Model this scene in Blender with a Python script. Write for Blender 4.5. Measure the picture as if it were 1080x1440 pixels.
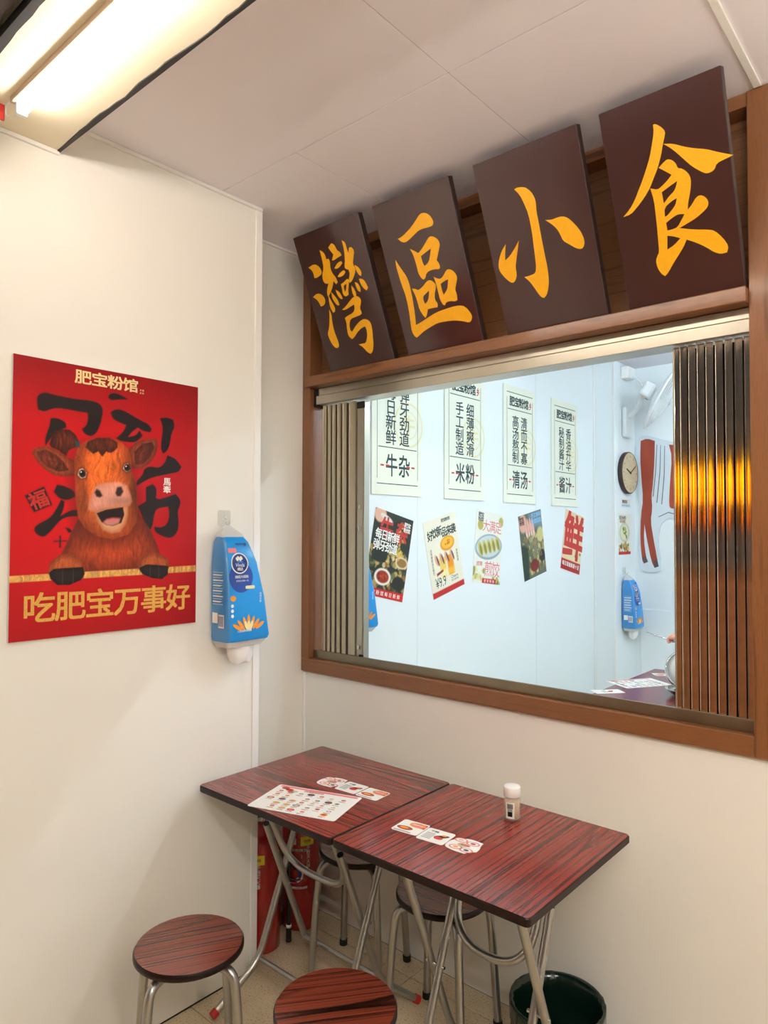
import bpy, bmesh, math, random
import numpy as np
from mathutils import Vector, Matrix

for o in list(bpy.data.objects): bpy.data.objects.remove(o)
scene = bpy.context.scene
COL = scene.collection
random.seed(7)

# ------------------------------------------------------------------ camera
F_PX, YAW, PITCH, ROLL = 984.88, 0.7133, 0.0292, 0.003
CAM = Vector((2.0397, -2.0817, 1.58))
fw = Vector((-math.sin(YAW)*math.cos(PITCH), math.cos(YAW)*math.cos(PITCH), math.sin(PITCH)))
rt = Vector((math.cos(YAW), math.sin(YAW), 0.0))
up = rt.cross(fw)
rt2 = rt*math.cos(ROLL) + up*math.sin(ROLL)
up2 = up*math.cos(ROLL) - rt*math.sin(ROLL)
cd = bpy.data.cameras.new('camera')
cd.sensor_fit = 'VERTICAL'; cd.sensor_height = 36.0; cd.lens = F_PX/1440.0*36.0
cd.clip_start = 0.02; cd.clip_end = 60
cam = bpy.data.objects.new('camera', cd); COL.objects.link(cam)
bk = -fw
cam.matrix_world = Matrix(((rt2.x, up2.x, bk.x, CAM.x), (rt2.y, up2.y, bk.y, CAM.y), (rt2.z, up2.z, bk.z, CAM.z), (0, 0, 0, 1)))
scene.camera = cam

# ------------------------------------------------------------------ world, exposure
w = bpy.data.worlds.new('world'); scene.world = w; w.use_nodes = True
w.node_tree.nodes['Background'].inputs[0].default_value = (0.60, 0.62, 0.66, 1)
w.node_tree.nodes['Background'].inputs[1].default_value = 0.05
vs = scene.view_settings
vs.view_transform = 'Standard'; vs.look = 'None'; vs.gamma = 1.0; vs.use_curve_mapping = False
vs.exposure = 0.2
WARM = (1.0, 0.935, 0.86); COOL = (0.76, 0.915, 1.0)
TUBE_POWER, FILL_POWER, FAR_POWER = 34.0, 165.0, 158.0

# ------------------------------------------------------------------ materials
def s2l(c):
    return tuple((x/12.92 if x <= 0.04045 else ((x+0.055)/1.055)**2.4) for x in c)
def rgb(r, g, b): return s2l((r/255.0, g/255.0, b/255.0))
MATS = {}
def mat(name, col, rough=0.5, metal=0.0, coat=0.0, bump=0.0, bscale=200.0, spec=0.5, var=0.0, vscale=6.0, emit=None, estr=0.0, trans=0.0, alpha=1.0, aniso=None):
    m = bpy.data.materials.new(name); m.use_nodes = True
    nt = m.node_tree; b = nt.nodes['Principled BSDF']
    b.inputs['Base Color'].default_value = (*col, 1); b.inputs['Roughness'].default_value = rough
    b.inputs['Metallic'].default_value = metal; b.inputs['Coat Weight'].default_value = coat
    b.inputs['Coat Roughness'].default_value = 0.15
    b.inputs['Specular IOR Level'].default_value = spec
    if trans: b.inputs['Transmission Weight'].default_value = trans
    b.inputs['Alpha'].default_value = alpha
    if emit: b.inputs['Emission Color'].default_value = (*emit, 1); b.inputs['Emission Strength'].default_value = estr
    tc = None
    if var or bump:
        tc = nt.nodes.new('ShaderNodeTexCoord'); mp = nt.nodes.new('ShaderNodeMapping')
        nt.links.new(tc.outputs['Object'], mp.inputs['Vector'])
        if aniso: mp.inputs['Scale'].default_value = aniso
    if var:
        n = nt.nodes.new('ShaderNodeTexNoise'); n.inputs['Scale'].default_value = vscale; n.inputs['Detail'].default_value = 4
        nt.links.new(mp.outputs[0], n.inputs['Vector'])
        mx = nt.nodes.new('ShaderNodeMix'); mx.data_type = 'RGBA'
        mx.inputs[6].default_value = (*[max(0, c*(1-var)) for c in col], 1); mx.inputs[7].default_value = (*[min(1, c*(1+var)) for c in col], 1)
        nt.links.new(n.outputs[0], mx.inputs[0]); nt.links.new(mx.outputs[2], b.inputs['Base Color'])
    if bump:
        n2 = nt.nodes.new('ShaderNodeTexNoise'); n2.inputs['Scale'].default_value = bscale; n2.inputs['Detail'].default_value = 3
        nt.links.new(mp.outputs[0], n2.inputs['Vector'])
        bp = nt.nodes.new('ShaderNodeBump'); bp.inputs['Strength'].default_value = bump; bp.inputs['Distance'].default_value = 0.002
        nt.links.new(n2.outputs[0], bp.inputs['Height']); nt.links.new(bp.outputs[0], b.inputs['Normal'])
    MATS[name] = m
    return m

def grain_mat(name, base, dark, scale, bands, rough=0.3, coat=0.3, fine=0.35, rand=True, lo=-0.12, hi=0.22, fscale=None):
    """veneer: contour lines of a stretched noise give straight grain with cathedrals"""
    m = bpy.data.materials.new(name); m.use_nodes = True
    nt = m.node_tree; b = nt.nodes['Principled BSDF']; L = nt.links.new
    b.inputs['Roughness'].default_value = rough; b.inputs['Coat Weight'].default_value = coat; b.inputs['Coat Roughness'].default_value = 0.12
    tc = nt.nodes.new('ShaderNodeTexCoord'); mp = nt.nodes.new('ShaderNodeMapping'); mp.inputs['Scale'].default_value = scale
    L(tc.outputs['Object'], mp.inputs['Vector'])
    src = mp.outputs[0]
    if rand:
        oi = nt.nodes.new('ShaderNodeObjectInfo'); ml = nt.nodes.new('ShaderNodeMath'); ml.operation = 'MULTIPLY'; ml.inputs[1].default_value = 37.0
        L(oi.outputs['Random'], ml.inputs[0])
        va = nt.nodes.new('ShaderNodeVectorMath'); va.operation = 'ADD'; L(src, va.inputs[0]); L(ml.outputs[0], va.inputs[1]); src = va.outputs[0]
    n1 = nt.nodes.new('ShaderNodeTexNoise'); n1.inputs['Scale'].default_value = 1.0; n1.inputs['Detail'].default_value = 1.0; n1.inputs['Roughness'].default_value = 0.4
    L(src, n1.inputs['Vector'])
    k = nt.nodes.new('ShaderNodeMath'); k.operation = 'MULTIPLY'; k.inputs[1].default_value = bands; L(n1.outputs[0], k.inputs[0])
    pp = nt.nodes.new('ShaderNodeMath'); pp.operation = 'PINGPONG'; pp.inputs[1].default_value = 1.0; L(k.outputs[0], pp.inputs[0])
    # width of the dark lines varies over the sheet
    n3 = nt.nodes.new('ShaderNodeTexNoise'); n3.inputs['Scale'].default_value = 0.8; L(src, n3.inputs['Vector'])
    dv = nt.nodes.new('ShaderNodeMath'); dv.operation = 'ADD'; L(pp.outputs[0], dv.inputs[0])
    sb = nt.nodes.new('ShaderNodeMath'); sb.operation = 'MULTIPLY_ADD'; sb.inputs[1].default_value = 1.2; sb.inputs[2].default_value = -0.6
    L(n3.outputs[0], sb.inputs[0]); L(sb.outputs[0], dv.inputs[1])
    rp = nt.nodes.new('ShaderNodeMapRange'); rp.inputs[1].default_value = lo; rp.inputs[2].default_value = hi; L(dv.outputs[0], rp.inputs[0])
    mx = nt.nodes.new('ShaderNodeMix'); mx.data_type = 'RGBA'; mx.inputs[6].default_value = (*dark, 1); mx.inputs[7].default_value = (*base, 1)
    L(rp.outputs[0], mx.inputs[0])
    n2 = nt.nodes.new('ShaderNodeTexNoise'); n2.inputs['Scale'].default_value = 1.0; n2.inputs['Detail'].default_value = 3
    fm = nt.nodes.new('ShaderNodeVectorMath'); fm.operation = 'MULTIPLY'; fm.inputs[1].default_value = fscale or (22, 22, 22); L(src, fm.inputs[0]); L(fm.outputs[0], n2.inputs['Vector'])
    f = nt.nodes.new('ShaderNodeMapRange'); f.inputs[1].default_value = 0.38; f.inputs[2].default_value = 0.52; f.inputs[3].default_value = 1-fine; L(n2.outputs[0], f.inputs[0])
    m2 = nt.nodes.new('ShaderNodeMix'); m2.data_type = 'RGBA'; m2.blend_type = 'MULTIPLY'; m2.inputs[0].default_value = 1.0
    L(mx.outputs[2], m2.inputs[6]); L(f.outputs[0], m2.inputs[7]); L(m2.outputs[2], b.inputs['Base Color'])
    MATS[name] = m
    return m

WALL = rgb(243, 240, 232)
mat('wall_panel', WALL, 0.38, bump=0.04, bscale=12, var=0.03, vscale=1.5)
mat('wall_panel_cool', rgb(238, 243, 244), 0.35, bump=0.03, bscale=12, var=0.02, vscale=1.5)
mat('trim_white', rgb(246, 244, 240), 0.35)
mat('ceiling_panel', rgb(243, 237, 243), 0.45, var=0.02, vscale=3)
mat('seam', rgb(190, 166, 140), 0.6)
mat('beam_plaster', rgb(240, 228, 200), 0.6, var=0.05, vscale=5)
mat('black_strip', rgb(38, 36, 36), 0.6, var=0.3, vscale=30)
mat('grout', rgb(120, 108, 92), 0.8)
mat('dark_box_brown', rgb(58, 44, 36), 0.6)
mat('counter_wood', rgb(150, 96, 58), 0.5, var=0.2, vscale=4, aniso=(1, 1, 6))
mat('sticker_yellow', rgb(236, 220, 50), 0.4)
mat('steel_dull', rgb(140, 130, 112), 0.34, 0.95, bump=0.05, bscale=40, var=0.2, vscale=10)
mat('dark_facade', rgb(150, 146, 144), 0.7, var=0.4, vscale=3)
mat('pavement', rgb(128, 112, 96), 0.7, var=0.3, vscale=5)
mat('steel', rgb(186, 180, 166), 0.30, 1.0, bump=0.05, bscale=60, aniso=(1, 1, 0.03), var=0.08, vscale=20)
mat('steel_slat', rgb(226, 216, 204), 0.09, 1.0, bump=0.03, bscale=30, var=0.35, vscale=22)
mat('steel_warm', rgb(196, 186, 164), 0.36, 0.9, bump=0.05, bscale=40, aniso=(1, 1, 0.05), var=0.1, vscale=14)
mat('gap_dark', rgb(22, 20, 18), 0.8)
mat('leg_metal', rgb(176, 175, 172), 0.30, 0.92, var=0.08, vscale=40)
mat('black_rubber', rgb(22, 22, 22), 0.6)
mat('red_cap', rgb(200, 40, 28), 0.5)
mat('table_edge', rgb(30, 15, 11), 0.38, spec=0.25)
mat('sign_brown', rgb(62, 36, 33), 0.2, coat=0.5, var=0.16, vscale=5, aniso=(1.2, 1.2, 0.25))
mat('sign_side', rgb(52, 36, 32), 0.45)
mat('gold_paint', rgb(246, 176, 16), 0.38, var=0.10, vscale=60)
mat('paper_white', rgb(240, 238, 232), 0.5)
mat('scroll_cream', rgb(240, 240, 222), 0.5, var=0.02, vscale=10)
mat('ink_green', rgb(36, 62, 60), 0.6)
mat('ink_black', rgb(16, 14, 14), 0.55, spec=0.3)
mat('ink_red', rgb(196, 40, 32), 0.5)
mat('ink_white', rgb(245, 243, 236), 0.5)
mat('ink_pink', rgb(228, 120, 120), 0.5)
mat('ink_gold', rgb(226, 172, 76), 0.42, var=0.35, vscale=220)
mat('ink_cream', rgb(244, 222, 160), 0.45, var=0.12, vscale=150)
mat('ink_yellow', rgb(238, 226, 178), 0.55)
mat('ink_blue', rgb(30, 70, 160), 0.45)
mat('ink_navy', rgb(24, 44, 120), 0.4)
mat('ink_orange', rgb(240, 150, 40), 0.45)
mat('ink_sky', rgb(130, 190, 235), 0.45)
mat('ink_grey', rgb(120, 120, 120), 0.5)
mat('bag_blue', rgb(8, 146, 226), 0.34, coat=0.2, bump=0.35, bscale=30)
mat('bag_side', rgb(64, 140, 206), 0.25, coat=0.4, bump=0.35, bscale=30)
mat('bag_film', rgb(236, 236, 232), 0.2, coat=0.4, bump=0.4, bscale=40, alpha=0.62)
mat('tissue', rgb(244, 242, 238), 0.9, bump=0.4, bscale=60)
mat('clear_plastic', rgb(240, 240, 236), 0.12, alpha=0.22)
mat('ext_red', rgb(164, 20, 20), 0.25, coat=0.5)
mat('bin_bag', rgb(10, 34, 25), 0.2, coat=0.4, bump=0.9, bscale=36)
mat('bin_blue', rgb(30, 130, 190), 0.4)
mat('white_plastic', rgb(236, 238, 238), 0.35)
mat('clock_wood', rgb(206, 186, 150), 0.5, var=0.25, vscale=14, aniso=(1, 1, 6))
mat('brown_cow', rgb(160, 66, 42), 0.5, var=0.3, vscale=9)
mat('hoof_grey', rgb(96, 80, 76), 0.5)
mat('board_edge', rgb(220, 228, 234), 0.5)
mat('chrome', rgb(214, 216, 216), 0.10, 1.0)
mat('skin', rgb(222, 160, 136), 0.5)
mat('sleeve_grey', rgb(92, 96, 104), 0.8, bump=0.2, bscale=300)
mat('toothpick', rgb(206, 170, 110), 0.6, var=0.4, vscale=160, aniso=(1, 1, 0.05))
mat('cap_white', rgb(244, 242, 236), 0.4)
mat('label_white', rgb(236, 232, 222), 0.4)
mat('tube_glow', (1, 1, 1), 0.5, emit=WARM, estr=TUBE_POWER)
mat('tube_glow_fill', (1, 1, 1), 0.5, emit=WARM, estr=FILL_POWER)
mat('tube_glow_cool', (1, 1, 1), 0.5, emit=COOL, estr=FAR_POWER)
mat('sign_glow_yellow', rgb(250, 200, 20), 0.5, emit=rgb(255, 190, 10), estr=2.6)
mat('sign_glow_orange', rgb(240, 110, 10), 0.5, emit=rgb(255, 104, 6), estr=2.0)
mat('sign_glow_red', rgb(220, 40, 20), 0.5, emit=rgb(255, 40, 14), estr=1.4)
mat('sign_glow_pink', rgb(250, 200, 200), 0.5, emit=rgb(255, 190, 190), estr=1.6)
RED_W, DARK_W = rgb(140, 44, 33), rgb(28, 11, 11)
grain_mat('zebra_x', RED_W, DARK_W, (0.5, 9.0, 1.0), 22.0, 0.25, 0.3, 0.72, fscale=(1.6, 22.0, 1.0))
grain_mat('zebra_y', RED_W, DARK_W, (9.0, 0.5, 1.0), 22.0, 0.25, 0.3, 0.72, fscale=(22.0, 1.6, 1.0))
grain_mat('zebra_seat', rgb(130, 60, 42), rgb(34, 14, 10), (0.7, 13.0, 1.0), 20.0, 0.25, 0.35, 0.62, fscale=(2.0, 14.0, 1.0))
grain_mat('frame_wood', rgb(132, 84, 48), rgb(100, 60, 32), (1.5, 30.0, 30.0), 6.0, 0.36, 0.25, 0.15, False)
grain_mat('frame_wood_v', rgb(132, 84, 48), rgb(100, 60, 32), (30.0, 30.0, 1.5), 6.0, 0.36, 0.25, 0.15, False)
grain_mat('panel_wood', rgb(132, 88, 52), rgb(100, 62, 36), (1.0, 10.0, 22.0), 8.0, 0.4, 0.2, 0.2, False)

def terrazzo():
    m = bpy.data.materials.new('terrazzo'); m.use_nodes = True
    nt = m.node_tree; b = nt.nodes['Principled BSDF']; L = nt.links.new
    b.inputs['Roughness'].default_value = 0.32
    tc = nt.nodes.new('ShaderNodeTexCoord')
    n = nt.nodes.new('ShaderNodeTexNoise'); n.inputs['Scale'].default_value = 9; n.inputs['Detail'].default_value = 5
    v = nt.nodes.new('ShaderNodeTexNoise'); v.inputs['Scale'].default_value = 170; v.inputs['Detail'].default_value = 2
    L(tc.outputs['Object'], n.inputs['Vector']); L(tc.outputs['Object'], v.inputs['Vector'])
    m1 = nt.nodes.new('ShaderNodeMix'); m1.data_type = 'RGBA'
    m1.inputs[6].default_value = (*rgb(206, 188, 152), 1); m1.inputs[7].default_value = (*rgb(228, 214, 184), 1); L(n.outputs[0], m1.inputs[0])
    mr = nt.nodes.new('ShaderNodeMapRange'); mr.inputs[1].default_value = 0.56; mr.inputs[2].default_value = 0.68; L(v.outputs[0], mr.inputs[0])
    m2 = nt.nodes.new('ShaderNodeMix'); m2.data_type = 'RGBA'; m2.inputs[7].default_value = (*rgb(178, 140, 92), 1)
    L(mr.outputs[0], m2.inputs[0]); L(m1.outputs[2], m2.inputs[6]); L(m2.outputs[2], b.inputs['Base Color'])
    MATS['terrazzo'] = m
terrazzo()
def print_mat(name, rough=0.35, coat=0.2):
    m = bpy.data.materials.new(name); m.use_nodes = True
    b = m.node_tree.nodes['Principled BSDF']; b.inputs['Roughness'].default_value = rough; b.inputs['Coat Weight'].default_value = coat; b.inputs['Specular IOR Level'].default_value = 0.3
    a = m.node_tree.nodes.new('ShaderNodeAttribute'); a.attribute_name = 'ink'
    m.node_tree.links.new(a.outputs['Color'], b.inputs['Base Color']); MATS[name] = m
print_mat('printed', 0.45, 0.0); print_mat('printed_matte', 0.5, 0.0)

# ------------------------------------------------------------------ mesh helpers
class MB:
    def __init__(s): s.v = []; s.f = []; s.m = []; s.s = []; s.g = []
    def add(s, vs, fs, mi=0, M=None, smooth=False):
        o = len(s.v); f0 = len(s.f)
        s.v += [tuple(M @ Vector(q)) if M is not None else tuple(q) for q in vs]
        s.f += [tuple(i+o for i in f) for f in fs]; s.m += [mi]*len(fs); s.s += [smooth]*len(fs); s.g.append((o, len(s.v), f0, len(s.f)))
        return s
    def box(s, x0, x1, y0, y1, z0, z1, mi=0, M=None, bev=0.0, seg=2):
        if bev <= 0:
            vs = [(x, y, z) for z in (z0, z1) for y in (y0, y1) for x in (x0, x1)]
            fs = [(0, 2, 3, 1), (4, 5, 7, 6), (0, 1, 5, 4), (2, 6, 7, 3), (0, 4, 6, 2), (1, 3, 7, 5)]
            return s.add(vs, fs, mi, M)
        bm = bmesh.new(); bmesh.ops.create_cube(bm, size=1)
        for q in bm.verts:
            q.co = Vector((x0+(q.co.x+.5)*(x1-x0), y0+(q.co.y+.5)*(y1-y0), z0+(q.co.z+.5)*(z1-z0)))
        bmesh.ops.bevel(bm, geom=bm.edges[:], offset=bev, segments=seg, affect='EDGES', profile=0.5)
        return s.bm(bm, mi, M)
    def bm(s, bm, mi=0, M=None, smooth=False):
        bm.verts.index_update()
        s.add([q.co.copy() for q in bm.verts], [tuple(q.index for q in f.verts) for f in bm.faces], mi, M, smooth); bm.free(); return s
    def tube(s, path, r, seg=10, mi=0, cap=True, M=None, closed=False):
        P = [Vector(q) for q in path]; n = len(P)
        R = r if isinstance(r, (list, tuple)) else [r]*n
        T = []
        for i in range(n):
            a = P[i-1] if (i > 0 or closed) else P[i]; b = P[(i+1) % n] if (i < n-1 or closed) else P[i]
            T.append((b-a).normalized())
        u = T[0].orthogonal().normalized(); vs = []; fs = []
        for i in range(n):
            u = (u - T[i]*u.dot(T[i])).normalized(); w_ = T[i].cross(u)
            for k in range(seg):
                a = 2*math.pi*k/seg; vs.append(P[i] + (u*math.cos(a)+w_*math.sin(a))*R[i])
        for i in range(n if closed else n-1):
            for k in range(seg):
                a = i*seg+k; b = i*seg+(k+1) % seg; j = ((i+1) % n)*seg
                fs.append((a, b, j+(k+1) % seg, j+k))
        s.add(vs, fs, mi, M, True)
        if cap and not closed:
            s.add(vs[:seg], [tuple(range(seg))[::-1]], mi, M); s.add(vs[-seg:], [tuple(range(seg))], mi, M)
        return s
    def lathe(s, prof, seg=32, mi=0, M=None, smooth=True):
        vs = []; fs = []; n = len(prof)
        for k in range(seg):
            a = 2*math.pi*k/seg
            for r, z in prof: vs.append((r*math.cos(a), r*math.sin(a), z))
        for k in range(seg):
            for i in range(n-1):
                a = k*n+i; b = ((k+1) % seg)*n+i
                q = [a, b, b+1, a+1]
                if prof[i][0] < 1e-6: q = [a, b+1, a+1]
                elif prof[i+1][0] < 1e-6: q = [a, b, a+1]
                fs.append(tuple(q))
        return s.add(vs, fs, mi, M, smooth)
    def prism(s, poly, z0, z1, mi=0, M=None, mtop=None):
        n = len(poly)
        area = sum(poly[i][0]*poly[(i+1) % n][1]-poly[(i+1) % n][0]*poly[i][1] for i in range(n))
        if area < 0: poly = poly[::-1]
        vs = [(x, y, z0) for x, y in poly]+[(x, y, z1) for x, y in poly]
        s.add(vs, [(i, (i+1) % n, n+(i+1) % n, n+i) for i in range(n)]+[tuple(range(n))[::-1]], mi, M)
        s.add(vs[n:], [tuple(range(n))], mi if mtop is None else mtop, M)
        return s
    def quad(s, a, b, c, d, mi=0, M=None): return s.add([a, b, c, d], [(0, 1, 2, 3)], mi, M)
    def mesh(s, name):
        me = bpy.data.meshes.new(name); me.from_pydata(s.v, [], s.f)
        me.polygons.foreach_set('material_index', s.m); me.polygons.foreach_set('use_smooth', s.s); me.update(); return me
    def build(s, name, mats, parent=None, loc=None, rz=0.0):
        me = s.mesh(name)
        return link(name, me, mats, parent, loc, rz)
def build_blocks(mb, name, mats, parent, gap=0.012):
    """each block of print that stands apart becomes a part of its own"""
    def bb(g):
        q = np.array(mb.v[g[0]:g[1]]); return q.min(0)-gap/2, q.max(0)+gap/2
    cl = [([g], *bb(g)) for g in mb.g if g[1] > g[0]]
    merged = True
    while merged:
        merged = False
        for i in range(len(cl)):
            for j in range(len(cl)-1, i, -1):
                if np.all(cl[i][1] <= cl[j][2]) and np.all(cl[j][1] <= cl[i][2]):
                    cl[i] = (cl[i][0]+cl[j][0], np.minimum(cl[i][1], cl[j][1]), np.maximum(cl[i][2], cl[j][2])); cl.pop(j); merged = True
    for gs, _, _ in cl:
        n = MB()
        for a, b, f0, f1 in gs:
            o = len(n.v)-a; n.v += mb.v[a:b]; n.f += [tuple(q+o for q in f) for f in mb.f[f0:f1]]; n.m += mb.m[f0:f1]; n.s += mb.s[f0:f1]
        n.build(name, mats, parent)
def link(name, me, mats, parent=None, loc=None, rz=0.0):
    if isinstance(mats, str): mats = [mats]
    if not me.materials:
        for q in mats: me.materials.append(MATS[q])
    o = bpy.data.objects.new(name, me); COL.objects.link(o)
    if parent: o.parent = parent
    if loc: o.location = loc
    if rz: o.rotation_euler = (0, 0, rz)
    return o
def thing(name, label, cat, loc=(0, 0, 0), rz=0.0, group=None):
    o = bpy.data.objects.new(name, None); COL.objects.link(o); o.empty_display_size = 0.05
    o.location = loc; o.rotation_euler = (0, 0, rz); return tag(o, label, cat, group)
def tag(o, label, cat, group=None):
    o['label'] = label; o['category'] = cat
    if group: o['group'] = group
    return o
def struct(o): o['kind'] = 'structure'; return o
def copy_tree(o, parent=None):
    c = o.copy(); COL.objects.link(c); c.parent = parent
    for ch in list(o.children): copy_tree(ch, c)
    return c
def fillet(pts, rad, n=6):
    P = [Vector(q) for q in pts]; out = [P[0]]
    for i in range(1, len(P)-1):
        a = (P[i-1]-P[i]); b = (P[i+1]-P[i]); r = min(rad if not isinstance(rad, (list, tuple)) else rad[i-1], a.length*.49, b.length*.49)
        p0 = P[i]+a.normalized()*r; p1 = P[i]+b.normalized()*r
        for k in range(n+1):
            t = k/n; out.append(p0*(1-t)**2+P[i]*2*t*(1-t)+p1*t*t)
    out.append(P[-1]); return out
def rrect(w_, h_, r, n=5, cx=0.0, cy=0.0):
    o = []
    for sx, sy, a0 in ((1, 1, 0), (-1, 1, 90), (-1, -1, 180), (1, -1, 270)):
        for k in range(n+1):
            a = math.radians(a0+90*k/n); o.append((cx+sx*(w_/2-r)+r*math.cos(a), cy+sy*(h_/2-r)+r*math.sin(a)))
    return o
def ellipse(cx, cy, rx, ry, n=28, rot=0.0):
    c, s_ = math.cos(rot), math.sin(rot); o = []
    for k in range(n):
        a = 2*math.pi*k/n; x, y = rx*math.cos(a), ry*math.sin(a); o.append((cx+x*c-y*s_, cy+x*s_+y*c))
    return o

# glyphs from the built-in font, as flat meshes
_G = {}
def raw_glyph(ch, bold):
    k = (ch, bold)
    if k not in _G:
        cu = bpy.data.curves.new('glyph', 'FONT'); cu.body = ch; cu.size = 1.0; cu.resolution_u = 3
        ob = bpy.data.objects.new('glyph', cu); COL.objects.link(ob)
        bpy.context.view_layer.update()
        me = bpy.data.meshes.new_from_object(ob.evaluated_get(bpy.context.evaluated_depsgraph_get()))
        _G[k] = ([tuple(q.co) for q in me.vertices], [tuple(p_.vertices) for p_ in me.polygons])
        bpy.data.objects.remove(ob); bpy.data.curves.remove(cu); bpy.data.meshes.remove(me)
    return _G[k]
def _ref(ch):
    V = raw_glyph(ch, 0.0)[0]; xs = [q[0] for q in V]; ys = [q[1] for q in V]
    return min(xs), max(xs), min(ys), max(ys)
def glyph(mb, ch, cx, cy, w_, h_, mi, z, bold=0.012, shear=0.0, rot=0.0, M=None):
    """one CJK character in a cell of w_ x h_ centred on cx, cy"""
    V, F_ = raw_glyph(ch, 0.0); x0, x1, y0, y1 = REF
    c, s_ = math.cos(rot), math.sin(rot)
    for j, (bx, by) in enumerate(((0, 0),) if bold < 0.004 else ((-min(bold, .028), -min(bold, .028)), (min(bold, .028), -min(bold, .028)), (min(bold, .028), min(bold, .028)), (-min(bold, .028), min(bold, .028)), (0, 0))):
        o = []
        for q in V:
            x = ((q[0]+bx-(x0+x1)/2)/(x1-x0))*w_; y = ((q[1]+by-(y0+y1)/2)/(y1-y0))*h_; x += shear*y
            o.append((cx+x*c-y*s_, cy+x*s_+y*c, z+j*0.00004))
        mb.add(o, F_, mi, M)
def word(mb, txt, cx, cy, w_, h_, mi, z, bold=0.0, rot=0.0, M=None):
    """a latin / digit word fitted to a box"""
    V, F_ = raw_glyph(txt, 0.0); xs = [q[0] for q in V]; ys = [q[1] for q in V]
    x0, x1, y0, y1 = min(xs), max(xs), min(ys), max(ys); c, s_ = math.cos(rot), math.sin(rot); o = []
    for q in V:
        x = ((q[0]-(x0+x1)/2)/(x1-x0))*w_; y = ((q[1]-(y0+y1)/2)/(y1-y0))*h_
        o.append((cx+x*c-y*s_, cy+x*s_+y*c, z))
    mb.add(o, F_, mi, M)
REF = _ref('国')
def row(mb, txt, cx, cy, w_, h_, mi, z, bold=0.012, pitch=None, slope=0.0, M=None):
    p_ = pitch or w_*1.08; n = len(txt)
    for i, ch in enumerate(txt):
        dx = (i-(n-1)/2)*p_; glyph(mb, ch, cx+dx, cy+dx*slope, w_, h_, mi, z, bold, M=M)
def column(mb, txt, cx, ytop, w_, h_, mi, z, bold=0.012, pitch=None, M=None):
    p_ = pitch or h_*1.1
    for i, ch in enumerate(txt): glyph(mb, ch, cx, ytop-(i+.5)*p_, w_, h_, mi, z, bold, M=M)

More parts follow.
